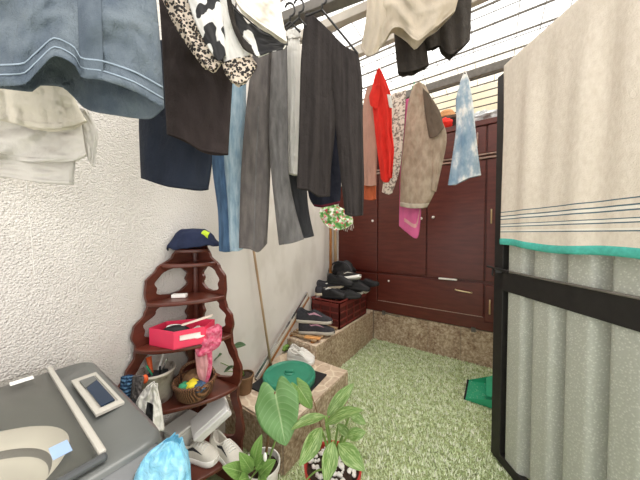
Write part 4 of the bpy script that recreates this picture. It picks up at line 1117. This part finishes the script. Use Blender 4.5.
# ------------------------------------------------------------------ shoes
def shoe(label, mats, loc=(0, 0, 0), rot=(0, 0, 0), group='shoes', L=.28, high=1.0, mark=True, name='sneaker'):
    um, sm, lm, km, im = [MT[m] for m in mats]          # upper, sole, lace, mark, lining
    t = thing(name, label, 'shoe', (0, 0, 0), group)
    xs = [0, .04, .12, .24, .36, .48, .6, .72, .84, .93, .98, 1]
    hw = [.018, .029, .035, .036, .035, .037, .042, .046, .045, .036, .024, .006]
    tp = [.075, .098, .104, .088, .082, .094, .084, .068, .056, .05, .044, .034]
    tp = [.03 + (z - .03) * high for z in tp]
    cy = [0, 0, 0, 0, .002, .004, .005, .004, .001, -.003, -.005, -.006]
    def interp(arr, x):
        for i in range(len(xs) - 1):
            if xs[i] <= x <= xs[i + 1]:
                f = (x - xs[i]) / (xs[i + 1] - xs[i]); return arr[i] + (arr[i + 1] - arr[i]) * f
    def U(s, v):
        x = v; w = interp(hw, x); h = interp(tp, x); c = interp(cy, x)
        a = PI * s; op = max(0, min(1, (min((x - .07) / .06, (.46 - x) / .06))))
        y = math.cos(a); z = math.sin(a) ** .6
        yy = (1 if y > 0 else -1) * abs(y) ** .75 * w * (1 - .12 * z); zz = .022 + (h - .022) * z
        if op > 0 and .26 < s < .74:
            k = min(1, (.24 - abs(s - .5)) / .07); k = max(0, k) * op
            zz = zz * (1 - k) + .04 * k; yy *= 1 - .2 * k
        return V((x * L, yy + c, zz))
    b = MB(); b.grid(U, 40, 44); b.build('upper', um, t, smooth=True, solid=.003, offset=0)
    def O(s, v):                                     # insole inside the opening
        x = .1 + .34 * v; w = interp(hw, x) * .72
        return V((x * L, (2 * s - 1) * w * math.sin(PI * (.12 + .76 * v)) ** .6, .043))
    b = MB(); b.grid(O, 6, 10); b.build('insole', im, t, smooth=True)
    b = MB(); pts = []
    for k in range(37):
        a = 2 * PI * k / 36; x = .265 + .2 * math.cos(a); x = max(.06, min(.47, x))
        pts.append(U(.5 - .245 * math.sin(a), x) + V((0, 0, .004)) if False else V((x * L, interp(hw, x) * .72 * math.sin(a) * (.95), interp(tp, x) - .012 * abs(math.sin(a)) + .001)))
    b.tube(pts, .006, 7); b.build('collar', um, t, smooth=True)
    # sole
    ol = [(x * L, interp(hw, x) + .004 + interp(cy, x)) for x in [k / 24 for k in range(25)]]
    orr = [(x * L, -interp(hw, x) - .004 + interp(cy, x)) for x in [k / 24 for k in range(24, -1, -1)]]
    ring = ol + orr
    def lift(x): return .010 * max(0, (x / L - .75) / .25) ** 2
    loft([[(x, y * .94, lift(x)) for x, y in ring], [(x, y, .008 + lift(x)) for x, y in ring], [(x, y * 1.0, .028 + lift(x)) for x, y in ring], [(x, y * .93, .031 + lift(x)) for x, y in ring]]).build('sole', sm, t, smooth=True)
    b = MB()
    for k in range(5):
        x = .47 + .055 * k; h = interp(tp, x); w = interp(hw, x) * .55
        b.tube([V((x * L, -w, h - .012)), V((x * L + .006, -w * .4, h + .003)), V((x * L + .006, w * .4, h + .003)), V((x * L + .012, w, h - .012))], .0032, 6)
    b.build('laces', lm, t, smooth=True)
    if mark:
        for sg in (0, 1):
            b = MB()
            def K(s, v):
                x = .30 + .42 * v; cc = .24 - .09 * v + .12 * (v - .35) ** 2
                wid = .15 * (1 - v) ** .8 * min(1, v * 6 + .25)
                ss = cc + wid * (s - .5)
                p = U(ss if sg == 0 else 1 - ss, x)
                return p + V((0, .0028 if sg == 0 else -.0028, .0012))
            b.grid(K, 4, 16); b.build('side_mark', km, t, smooth=True)
    t.location = loc; t.rotation_euler = rot
    return t
def face(px_dir):
    return px_dir
# white trainers on the bottom board of the shelf, toes towards the viewer
WS = ('trainer', 'paper', 'white', 'charcoal', 'lightsteel')
def yawdeg(v): return math.atan2(v.y, v.x)
toV = -FWD
z5 = TIERS[5][0]
p = on_h(203, 452, z5)
s1 = shoe('white laced trainer with dark side mark on the bottom shelf, left one of its pair', WS, group='white trainers on the bottom shelf', L=.25)
s1.location = on_h(177, 455, z5); s1.rotation_euler = (0, 0, YAW + math.radians(-10))
s2 = copy_tree(s1); s2['label'] = 'white laced trainer with dark side mark on the bottom shelf, right one of its pair'
s2.location = on_h(213, 447, z5); s2.rotation_euler = (0, 0, YAW + math.radians(-34))
# white foam box leaning above the trainers
bx = thing('foam_box', 'white foam box tilted over the trainers under the fourth shelf', 'box', tuple(on_h(208, 440, z5)))
c0 = CP + ray(212, 418) * 1.40
ex = (RIGHT * .75 + FWD * .35 + V((0, 0, .55))).normalized(); ez = (-FWD * .55 + V((0, 0, .8)) - RIGHT * .35)
ez = (ez - ex * ez.dot(ex)).normalized(); ey = ez.cross(ex)
R_ = Matrix((ex, ey, ez)).transposed()
MB().box(c0, (.20, .125, .045), rot=R_).build('tray', MT['foam'], bx, bevel=.012)
MB().box(c0 + R_ @ V((0, 0, .030)), (.206, .131, .018), rot=R_).build('lid', MT['foam'], bx, bevel=.008)
MB().box(c0 + R_ @ V((0, -.035, .040)), (.17, .012, .006), rot=R_).build('lid_ridge', MT['foam'], bx, bevel=.003)
# white tub at the back left of the bottom board
tb = sh(5, .15, .075)
t = thing('storage_tub', 'cloudy white plastic tub behind the trainers on the bottom shelf', 'tub', tuple(tb))
MB().box(tb + V((0, 0, .075)), (.11, .16, .15), rz=math.radians(9)).build('body', plain('cloudy plastic', '#cfcdc8', .35, .05), t, bevel=.02, seg=3)
MB().box(tb + V((0, 0, .157)), (.12, .17, .014), rz=math.radians(9)).build('lid', MT['white'], t, bevel=.005)

# ------------------------------------------------------------------ washing put down between machine and shelf
lb_ = V((-1.24, .395, 0))
t = thing('laundry_bin', 'slim dark grey plastic bin standing between the washing machine and corner shelf', 'bin', tuple(lb_))
MB().lathe([(.065, 0), (.078, .73), (.082, .74)], lb_, 28, capt=False).build('body', MT['greydark'], t, smooth=True, solid=.004)
pl = Plane(140, 1.0, 8)
t = thing('sock', 'blue striped sock lying beside the grey washing machine', 'sock', tuple(pl.at(127, 398)), 'washing beside the machine')
panel(t, 'striped_leg', 'bluesock', pl, [(121, 377), (134, 376)], [(119, 396), (132, 400)], t=(.012, .014), nf=1, amp=.002, seed=51)
panel(t, 'foot', 'greybrown', Plane(140, .98, 8), [(133, 376), (144, 378)], [(130, 399), (140, 400)], t=(.012, .014), nf=1, amp=.003, seed=52)
b = MB(); b.sphere(pl.at(145, 379), (.012, .012, .018)); b.build('toe_tip', MT['orange'], t, smooth=True)
pl = Plane(150, .97, 10)
t = thing('white_shirt', 'white cloth with a black stripe hanging beside the washing machine', 'cloth', tuple(pl.at(158, 432)), 'washing beside the machine')
c = Cloth(pl, [(147, 386), (153, 383), (157, 387)], [(132, 414), (142, 425), (154, 432), (164, 430)], L=[(147, 386), (138, 398), (132, 414)], R=[(157, 387), (161, 406), (164, 430)], t=(.012, .035), nf=2.5, amp=.010, seed=53, crump=.008)
c.mesh(40, 34).build('cotton', MT['whitecloth'], t, smooth=True, solid=.0014, offset=0)
c.wband(.44, .68, .45, .97, .003).build('black_stripe', MT['black'], t, smooth=True, solid=.001, offset=0)
# blue bag at the front corner
pl = Plane(160, .545, 4)
t = thing('plastic_bag', 'crumpled light blue plastic bag hanging at the washing machine front corner', 'bag', tuple(pl.at(160, 540)))
c = Cloth(pl, [(161, 449), (171, 446), (180, 449)], [(126, 530), (160, 545), (196, 530)], L=[(162, 444), (147, 454), (134, 478), (126, 530)], R=[(180, 444), (188, 462), (191, 485), (196, 530)], t=(.02, .05), nf=3, amp=.008, seed=55, crump=.008)
c.mesh(60, 60).build('film', MT['bluebag'], t, smooth=True)

# ------------------------------------------------------------------ the near block
LC = V((-1.315, 1.455, .28))
t = thing('square_tray', 'black square tray under the green round lid on the stone block', 'tray', tuple(LC))
MB().box(LC + V((.0, 0, .006)), (.44, .44, .012), rz=.1).build('plate', MT['black'], t, bevel=.004)
t = thing('round_lid', 'green round plastic lid with a centre knob on the stone block', 'lid', tuple(LC + V((0, 0, .012))))
o = LC + V((0, 0, .012))
MB().lathe([(.185, 0), (.205, .004), (.207, .045), (.20, .055), (.19, .058), (.186, .05), (.15, .053), (.06, .06), (0.0, .062)], o, 56, capt=False).build('disc', MT['greenlid'], t, smooth=True)
MB().box(o + V((0, 0, .072)), (.07, .034, .026), rz=.5).build('knob', MT['greenlid'], t, bevel=.010, seg=3)
MB().lathe([(.045, .058), (.043, .066), (.0, .067)], o, 32, capt=False).build('knob_ring', MT['greenlid'], t, smooth=True)
# broom stick along the wall
def onwall(y, h, off=.02): return V((WX(y), y, h)) + WN * off
def wallpt(px, py, off):          # where a sight line meets the wall, moved off it
    d = ray(px, py); q = V((WX(0), 0, 0)); t_ = (q - CP).dot(WN) / d.dot(WN)
    return CP + d * t_ + WN * off
a = wallpt(247, 225, .03); c = wallpt(263, 366, .09); c2 = c + (c - a) * ((.283 - c.z) / (c.z - a.z)) if abs(c.z - a.z) > 1e-6 else c
t = thing('broom_stick', 'thin pale wooden stick leaning on the wall right of the corner shelf', 'stick', tuple(c2))
MB().tube([c2, (a + c2) / 2, a + (a - c2) * .25], .0095, 12).build('shaft', MT['stick'], t, smooth=True)
MB().sphere(a + (a - c2) * .25, .0105).build('end_cap', MT['stick2'], t, smooth=True)
# leaning aluminium profile
a = wallpt(249, 388, .075); a.z = max(a.z, .282); c = wallpt(305, 295, .035)
t = thing('window_profile', 'long grey and cream window frame profile leaning on the wall behind the green lid', 'profile', tuple(a))
d = (c - a).normalized(); nrm = d.cross(WN).normalized()
e = c
for k, (m, o_) in enumerate((('lightsteel', .0), ('steel', .018), ('chrome', .032), ('stick2', -.026))):
    nm = ('face', 'groove', 'rim', 'wood_backing')[k]
    MB().bar(a - nrm * o_, e - nrm * o_, (.022, .010, .014, .030)[k], (.03, .026, .036, .026)[k]).build(nm, MT[m], t)
# brooms in the far corner
for k, (x0, lb, m) in enumerate(((325.5, 'darker wooden broom standing in the far corner, left of two', 'stick2'), (331, 'wooden broom standing in the far corner under the flowered bag, right of two', 'stick'))):
    yb = 2.72 + .1 * k
    ft = onwall(yb, .41, .10); tp_ = wallpt(x0 + 1, 196, .06 - .02 * k)
    f2 = wallpt(x0 - 2, 286, .10); f2 = f2 + (f2 - tp_) * ((.402 - f2.z) / (f2.z - tp_.z))
    t = thing('broom', lb, 'broom', tuple(f2), 'brooms in the far corner')
    MB().tube([f2 + (tp_ - f2) * .1, tp_], .018 + .003 * k, 12).build('handle', MT[m], t, smooth=True)
    MB().bar(f2 + V((-.05, .03, .075)), f2 + V((.05, -.03, .075)), .04, .04).build('head', MT['stick2'], t, bevel=.006)
    MB().box(f2 + V((0, 0, .03)), (.11, .05, .058), rz=-.5).build('bristles', MT['darkgrey'], t)
pl = Plane(333, 2.72, 0)
t = thing('flower_bag', 'white plastic bag printed with red and green flowers pulled over the far broom', 'bag', tuple(pl.at(338, 228)))
c = Cloth(pl, [(322, 207), (332, 204), (342, 208)], [(324, 224), (334, 230), (344, 229), (353, 224)], L=[(322, 207), (319, 214), (324, 224)], R=[(342, 208), (352, 214), (353, 224)], t=(.03, .07), nf=3, amp=.012, seed=61, crump=.02)
c.mesh(40, 26).build('film', MT['flowerbag'], t, smooth=True)
b = MB()
for k in range(7):
    q = pl.at(343 + 1.6 * k, 227 - .4 * k, .03); b.tube([q, q + V((0, 0, -.04 - .01 * (k % 3))) + pl.u * .008], .002, 4)
b.build('fringe', MT['paper'], t)

# ------------------------------------------------------------------ far ledge: crate, shoes, rack
cx0, cx1, cy0, cy1, cz, ch = -1.75, -1.372, 2.33, 3.02, .40, .30
t = thing('crate', 'dark red slatted plastic crate heaped with shoes on the far ledge', 'crate', ((cx0 + cx1) / 2, (cy0 + cy1) / 2, cz))
MB().box2((cx0, cy0, cz), (cx1, cy1, cz + .012)).build('base', MT['cratered'], t)
def lattice(fn, n, nm):
    b = MB()
    for z0, z1 in ((0, .03), (.085, .10), (.165, .18), (.235, .275)):
        b.prism([fn(0, z0), fn(1, z0), fn(1, z1), fn(0, z1)], fn(0, 0, 1) - fn(0, 0, 0))
    for k in range(n + 1):
        f = k / n; w_ = .022 if k in (0, n) else .011
        f0, f1 = max(0, f - w_), min(1, f + w_)
        b.prism([fn(f0, 0), fn(f1, 0), fn(f1, ch), fn(f0, ch)], (fn(0, 0, 1) - fn(0, 0, 0)) * 1.15)
    # thin inner web
    o_ = b.build(nm, MT['cratered'], t)
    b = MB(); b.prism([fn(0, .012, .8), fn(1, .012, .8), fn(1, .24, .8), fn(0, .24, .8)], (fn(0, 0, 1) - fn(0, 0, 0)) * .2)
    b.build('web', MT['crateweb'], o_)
    return o_
lattice(lambda f, z, o=0: V((cx1 - .012 * o, cy0 + (cy1 - cy0) * f, cz + z)), 4, 'long_side')
lattice(lambda f, z, o=0: V((cx0 + .012 * o, cy0 + (cy1 - cy0) * f, cz + z)), 4, 'long_side')
lattice(lambda f, z, o=0: V((cx0 + (cx1 - cx0) * f, cy0 + .012 * o, cz + z)), 3, 'short_side')
lattice(lambda f, z, o=0: V((cx0 + (cx1 - cx0) * f, cy1 - .012 * o, cz + z)), 3, 'short_side')
MB().tube([(cx0, cy0, cz + ch), (cx1, cy0, cz + ch), (cx1, cy1, cz + ch), (cx0, cy1, cz + ch), (cx0, cy0, cz + ch)], .009, 6).build('rim', MT['cratered'], t)
BK = ('black', 'black', 'darkgrey', 'darkgrey', 'darkgrey')
BW = ('darkgrey', 'rubberbeige', 'paper', 'paper', 'black')
BG = ('black', 'paper', 'black', 'lightsteel', 'darkgrey')
proto_b = shoe('plain black shoe lowest at the near end of the crate heap', BK, mark=False, group='shoes heaped in the crate', L=.31, high=1.2)
proto_w = shoe('charcoal trainer with pale sole lying over the crate end', BW, group='shoes heaped in the crate', L=.32, high=1.15)
proto_g = shoe('black trainer with white sole in the middle of the crate heap', BG, group='shoes heaped in the crate', L=.31, high=1.2)
zz = cz + ch
def D(*a): return tuple(math.radians(x) for x in a)
pile = [
    (proto_b, (-1.66, 2.40, zz - .005), D(4, -6, 8), 'plain black shoe lowest at the near end of the crate heap'),
    (proto_b, (-1.50, 2.44, zz + .0), D(0, 0, 40), 'plain black shoe at the near right corner of the crate heap'),
    (proto_w, (-1.72, 2.40, zz + .085), D(10, -6, 35), 'charcoal trainer with pale sole lying across the near end of the crate heap'),
    (proto_g, (-1.50, 2.56, zz + .02), D(0, 4, 60), 'black trainer with white sole facing out of the crate middle'),
    (proto_w, (-1.70, 2.58, zz + .10), D(-70, 0, 30), 'charcoal trainer lying on its side on top of the heap with pale sole showing'),
    (proto_g, (-1.44, 2.72, zz + .03), D(-40, 10, 70), 'black and white trainer tipped at the right edge of the crate'),
    (proto_b, (-1.58, 2.78, zz + .07), D(20, 0, 15), 'plain black shoe high on the far half of the crate heap'),
    (proto_b, (-1.44, 2.86, zz + .05), D(0, -12, 5), 'plain black shoe sticking out over the far end of the crate'),
    (proto_b, (-1.70, 2.66, zz - .02), D(0, 0, 50), 'plain black shoe deep in the crate heap beside the wall'),
    (proto_g, (-1.62, 2.66, zz + .10), D(0, -25, 80), 'black trainer with white sole and upturned toe atop the heap'),
    (proto_w, (-1.70, 2.34, zz + .03), D(0, 0, 52), 'charcoal trainer with pale toe at the near left corner of the crate'),
    (proto_b, (-1.62, 2.46, zz + .17), D(15, 5, 25), 'plain black shoe topmost over the near half of the heap'),
    (proto_g, (-1.58, 2.62, zz + .17), D(-25, -10, 10), 'black trainer with white sole topmost in the middle of the heap'),
    (proto_b, (-1.48, 2.62, zz + .10), D(0, 8, 30), 'plain black shoe overhanging the long side of the crate'),
]
seen = set()
for pr, lo, ro, lb in pile:
    o = pr if id(pr) not in seen else copy_tree(pr)
    seen.add(id(pr))
    o.location = lo; o.rotation_euler = ro; o['label'] = lb
b = MB(); b.sphere((-1.66, 2.93, zz + .23), (.17, .13, .15), nz=.25, n=26, m=16)
t = thing('backpack', 'rounded black bag behind the shoes at the far end of the crate', 'bag', (-1.66, 2.93, zz + .05))
b.build('body', MT['black'], t, smooth=True)
b = MB(); b.tube([V((-1.66, 2.93, zz + .23)) + V((.17 * math.cos(a_), -.10, .15 * math.sin(a_))) for a_ in [PI * k / 20 for k in range(21)]], .012, 8); b.build('piping', MT['darkgrey'], t, smooth=True)
# wooden rack and the big dark trainer near the corner
t = thing('wooden_rack', 'low slatted wooden rack under the black and pink trainer on the ledge', 'rack', (-1.56, 2.05, .40))
for k in range(8):
    y = 1.90 + .055 * k
    MB().box2((-1.74 + .0, y, .415), (-1.385, y + .03, .432)).build('slat', MT['stick'], t, bevel=.003)
for x in (-1.70, -1.42):
    MB().box2((x - .015, 1.89, .40), (x + .015, 2.33, .415)).build('runner', MT['stick2'], t)
MT['mauve'] = plain('mauve grey fabric', '#b98a9c', .8, .15, 30)
pk = shoe('black, grey and pink trainer on the wooden rack, upper one of two', ('darkgrey', 'lightsteel', 'black', 'mauve', 'black'), group='trainers on the wooden rack', L=.37, high=1.6)
pk.location = (-1.645, 1.925, .555); pk.rotation_euler = D(0, 4, 36)
pk2 = copy_tree(pk); pk2['label'] = 'black, grey and pink trainer on the wooden rack, lower one of two'
pk2.location = (-1.63, 1.95, .434); pk2.rotation_euler = D(0, 0, 30)
# white trainers by the step
w1 = shoe('white trainer lying on the stone block behind the green lid, right one', ('whitecloth', 'white', 'paper', 'lightsteel', 'beige'), group='white trainers behind the green lid', L=.27)
w1.location = on_h(288, 359, .28) + V((0, 0, .002)); w1.rotation_euler = D(0, 0, 12)
w2 = copy_tree(w1); w2['label'] = 'white trainer behind the green lid, nearest the wall'
w2.location = (-1.60, 1.795, .283); w2.rotation_euler = D(0, 0, 2)
b = MB(); b.sphere((-1.72, 1.80, .315), (.07, .05, .035), nz=.5); tag(b.build('cloth', plain('leaf green cloth', '#7fa552', .8, .2), smooth=True), 'small green cloth on the block beside the wall', 'cloth')
tag(MB().box((-1.44, 1.93, .4375), (.16, .05, .012), rz=.35).build('wood_offcut', plain('orange wood', '#d79a5c', .6, .15), bevel=.003), 'orange wood offcut on the edge of the rack', 'wood piece')

# ------------------------------------------------------------------ plants
def atz(px, py, z): 
    d = ROT.inverted() @ ray(px, py); return CP + ray(px, py) * (z / -d.z)
def leaf(par, p0, p1, w, mat, bow=.12, heart=False, face=None, fold=.18, wave=.0, name='leaf', seed=0):
    p0 = V(p0); p1 = V(p1); ax = p1 - p0; L = ax.length
    f = face if face is not None else (-FWD * .7 + V((0, 0, .7)))
    sd = ax.cross(f).normalized(); nm = sd.cross(ax).normalized()
    def fn(s, v):
        t_ = 2 * s - 1
        if heart:
            hwid = w * (.62 + 1.6 * v if v < .2 else .94 * (1 - ((v - .2) / .8) ** 1.9) ** .85 + .0) / .94
            a = v + (-.27 * abs(math.sin(PI * min(1, abs(t_)) * .86))) * (1 - v) ** 3
            if v < .2: hwid = w * (.70 + 1.5 * v)
        else:
            hwid = w * max(0, math.sin(PI * (v ** .85))) ** .8
            a = v
        pos = p0 + ax * a + nm * (bow * L * 4 * v * (1 - v) * .5)
        return pos + sd * (t_ * hwid) + nm * (-fold * hwid * (1 - abs(t_)) + wave * hwid * math.sin(9 * v + 3 * t_ + seed))
    b = MB(); b.grid(fn, 16, 26, uv=True)
    return b.build(name, MT[mat], par, smooth=True, solid=.0012, offset=0)
def stemto(par, a, c, r=.006, mat='stem', sag=.04):
    m = (V(a) + V(c)) / 2 + V((0, 0, sag))
    pts = [V(a) * (1 - q) ** 2 + m * 2 * q * (1 - q) + V(c) * q * q for q in [k / 10 for k in range(11)]]
    return MB().tube(pts, [r * (1.3 - .6 * k / 10) for k in range(11)], 8).build('stem', MT[mat], par, smooth=True)
# off-white pot
WP = V((-.985, .875, 0)); wh = .25
t = thing('potted_plant', 'plant with one huge heart shaped leaf in the off white pot', 'plant', tuple(WP))
MB().lathe([(.068, 0), (.086, wh - .03), (.094, wh - .03), (.096, wh), (.088, wh), (.084, wh - .03)], WP, 36, capt=False).build('pot', MT['potwhite'], t, smooth=False, bevel=.002)
MB().lathe([(.085, wh - .035), (.05, wh - .03), (0, wh - .026)], WP, 28, capb=False, capt=False).build('soil', MT['soil'], t, smooth=True)
top = WP + V((0, 0, wh - .03))
face_c = -FWD + V((0, 0, .25))
j = atz(275, 392, 1.30)
leaf(t, j, atz(286, 446, 1.20), .115, 'leaf_big', bow=.12, heart=True, face=face_c, fold=.10, wave=.05)
stemto(t, top + V((.0, .02, 0)), j, .006, 'brownstem', .05)
j2 = atz(298, 386, 1.42)
leaf(t, j2, atz(312, 409, 1.40), .048, 'leaf_mid', bow=.2, heart=True, face=face_c + RIGHT * .6, fold=.2)
stemto(t, top + V((.01, .03, 0)), j2, .005, 'stem', .06)
for (x0, y0), (x1, y1), wd_, m, z0, z1 in (((247, 474), (222, 467), .034, 'leaf_mid', 1.2, 1.12), ((254, 466), (262, 434), .030, 'leaf_mid', 1.2, 1.2), ((252, 471), (239, 452), .030, 'leaf_mid', 1.2, 1.15),
                                   ((259, 477), (276, 460), .034, 'leaf_mid', 1.2, 1.17), ((256, 470), (268, 452), .02, 'leaf_mid', 1.2, 1.22), ((250, 480), (238, 482), .03, 'leaf_mid', 1.18, 1.08), ((258, 482), (268, 488), .03, 'leaf_mid', 1.15, 1.08)):
    q = atz(x0, y0, z0); leaf(t, q, atz(x1, y1, z1), wd_, m, bow=.25, face=-FWD * .6 + V((0, 0, .8)))
    stemto(t, top + (q - top) * .1, q, .004, 'stem', .02)
b = MB(); b.sphere(atz(265, 457, 1.19), (.011, .008, .022)); b.build('bud', MT['paper'], t, smooth=True)
# red pot
RP = V((-.675, 1.08, 0)); rh = .25
t = thing('potted_plant', 'variegated leafy plant in a red pot dressed with white pebbles', 'plant', tuple(RP))
MB().lathe([(.10, 0), (.136, rh - .04), (.147, rh - .035), (.150, rh), (.140, rh), (.134, rh - .03)], RP, 44, capt=False).build('pot', MT['potred'], t, smooth=False, bevel=.002)
MB().lathe([(.137, rh - .03), (.07, rh - .026), (0, rh - .022)], RP, 32, capb=False, capt=False).build('soil', MT['soil'], t, smooth=True)
rr = random.Random(9)
pm_ = []
for k in range(80):
    r = .122 * math.sqrt(rr.random()); a = rr.uniform(0, 2 * PI)
    b = MB(); s_ = rr.uniform(.007, .016)
    b.sphere(RP + V((r * math.cos(a), r * math.sin(a), rh - .020 + rr.uniform(0, .006))), (s_, s_ * rr.uniform(.6, 1), s_ * .7), n=8, m=6, nz=.4, rot=Matrix.Rotation(rr.uniform(0, 3), 3, 'Z'))
    b.build('pebble', MT['pebble'], t)
top = RP + V((0, 0, rh - .025))
for (x0, y0, z0), (x1, y1, z1), wd_, fc in (
        ((327, 416, 1.33), (354, 383, 1.42), .040, None), ((326, 424, 1.27), (364, 410, 1.22), .042, V((0, -.3, 1))), ((325, 416, 1.28), (291, 430, 1.20), .038, V((0, -.2, 1))),
        ((321, 428, 1.24), (299, 466, 1.12), .046, -FWD + V((0, 0, .4))), ((333, 442, 1.16), (325, 484, 1.06), .042, -FWD + V((0, 0, .4))), ((339, 444, 1.16), (365, 471, 1.06), .046, -FWD * .7 + V((0, 0, .7))),
        ((350, 414, 1.3), (366, 424, 1.27), .028, None), ((347, 436, 1.22), (366, 432, 1.2), .032, None), ((338, 424, 1.3), (352, 440, 1.24), .026, None)):
    q = atz(x0, y0, z0); leaf(t, q, atz(x1, y1, z1), wd_ * .86, 'leaf_var', bow=.22, face=fc, fold=.22, wave=.05, seed=x0)
    stemto(t, top + (q - top) * .08, q, .007, 'stem', .02)
stemto(t, top + V((-.02, .01, 0)), atz(312, 396, 1.4), .004, 'brownstem', .03)
stemto(t, top + V((-.03, -.03, 0)), atz(300, 490, 1.1), .004, 'stem', .06)
# trailing plant behind the shelf
GP = V((-1.50, 1.17, .28))
t = thing('trailing_plant', 'small dark leaved plant in a clay pot behind the corner shelf', 'plant', tuple(GP))
MB().lathe([(.05, 0), (.065, .11), (.07, .11), (.07, .13), (.06, .13)], GP, 28, capt=False).build('pot', MT['brownstem'], t, smooth=False, bevel=.002)
MB().lathe([(.062, .118), (0, .12)], GP, 20, capb=False, capt=False).build('soil', MT['soil'], t)
for (x0, y0), (x1, y1), z, wd_ in (((232, 347), (246, 345), 1.72, .030), ((212, 360), (222, 354), 1.74, .032), ((224, 372), (234, 366), 1.7, .02)):
    q = atz(x0, y0, z); leaf(t, q, atz(x1, y1, z), wd_, 'leaf_dark', bow=.2, face=V((0, -.4, 1)))
    stemto(t, GP + V((0, 0, .118)), q, .003, 'stem', .03)
# dustpan
t = thing('dustpan', 'green plastic dustpan lying on the artificial grass beside the open door', 'dustpan', (-.05, 2.7, .012))
dz = .012
DP_ = [(-.19, 2.46), (-.19, 2.80), (.0, 2.86), (.08, 2.66), (.04, 2.46)]
P_ = lambda i, z: V((DP_[i][0], DP_[i][1], dz + z))
MB().prism([P_(i, 0) for i in range(5)], (0, 0, .006)).build('tray', MT['greenpan'], t)
MB().prism([P_(1, .004), P_(2, .004), P_(2, .085), P_(1, .012)], (.0, -.006, 0)).build('side_wall', MT['greenpan'], t)
MB().prism([P_(0, .004), P_(4, .004), P_(4, .085), P_(0, .012)], (.0, .006, 0)).build('side_wall', MT['greenpan'], t)
MB().prism([P_(2, .004), P_(3, .004), P_(3, .09), P_(2, .085)], (-.006, .0, 0)).build('back_wall', MT['greenpan'], t)
MB().prism([P_(3, .004), P_(4, .004), P_(4, .085), P_(3, .09)], (-.006, .0, 0)).build('back_wall', MT['greenpan'], t)
MB().prism([P_(2, .085), P_(3, .09), P_(4, .085), V((-.04, 2.5, dz + .07)), V((-.05, 2.80, dz + .07))], (0, 0, .005)).build('hood', MT['greenpan'], t)
MB().box((-.195, 2.63, dz + .006), (.014, .34, .012)).build('rubber_lip', MT['black'], t)
MB().bar((.05, 2.65, dz + .05), (.22, 2.64, dz + .06), .035, .022).build('handle', MT['greenpan'], t, bevel=.006)
# ------------------------------------------------------------------ light
w = bpy.data.worlds.new('sky'); SC.world = w; w.use_nodes = True
bg = w.node_tree.nodes['Background']; bg.inputs['Color'].default_value = (1, .975, .94, 1); bg.inputs['Strength'].default_value = 1.35
sd = bpy.data.lights.new('daylight', 'SUN'); sd.energy = 3.6; sd.angle = math.radians(50); sd.color = (1, .96, .9)
so = bpy.data.objects.new('daylight', sd); COL.objects.link(so); so.rotation_euler = (math.radians(-22), math.radians(24), 0); so.location = (0, 1.5, 6)
SC.view_settings.view_transform = 'Standard'; SC.view_settings.look = 'None'
SC.view_settings.gamma = 1; SC.view_settings.use_curve_mapping = False
SC.view_settings.exposure = 0.62
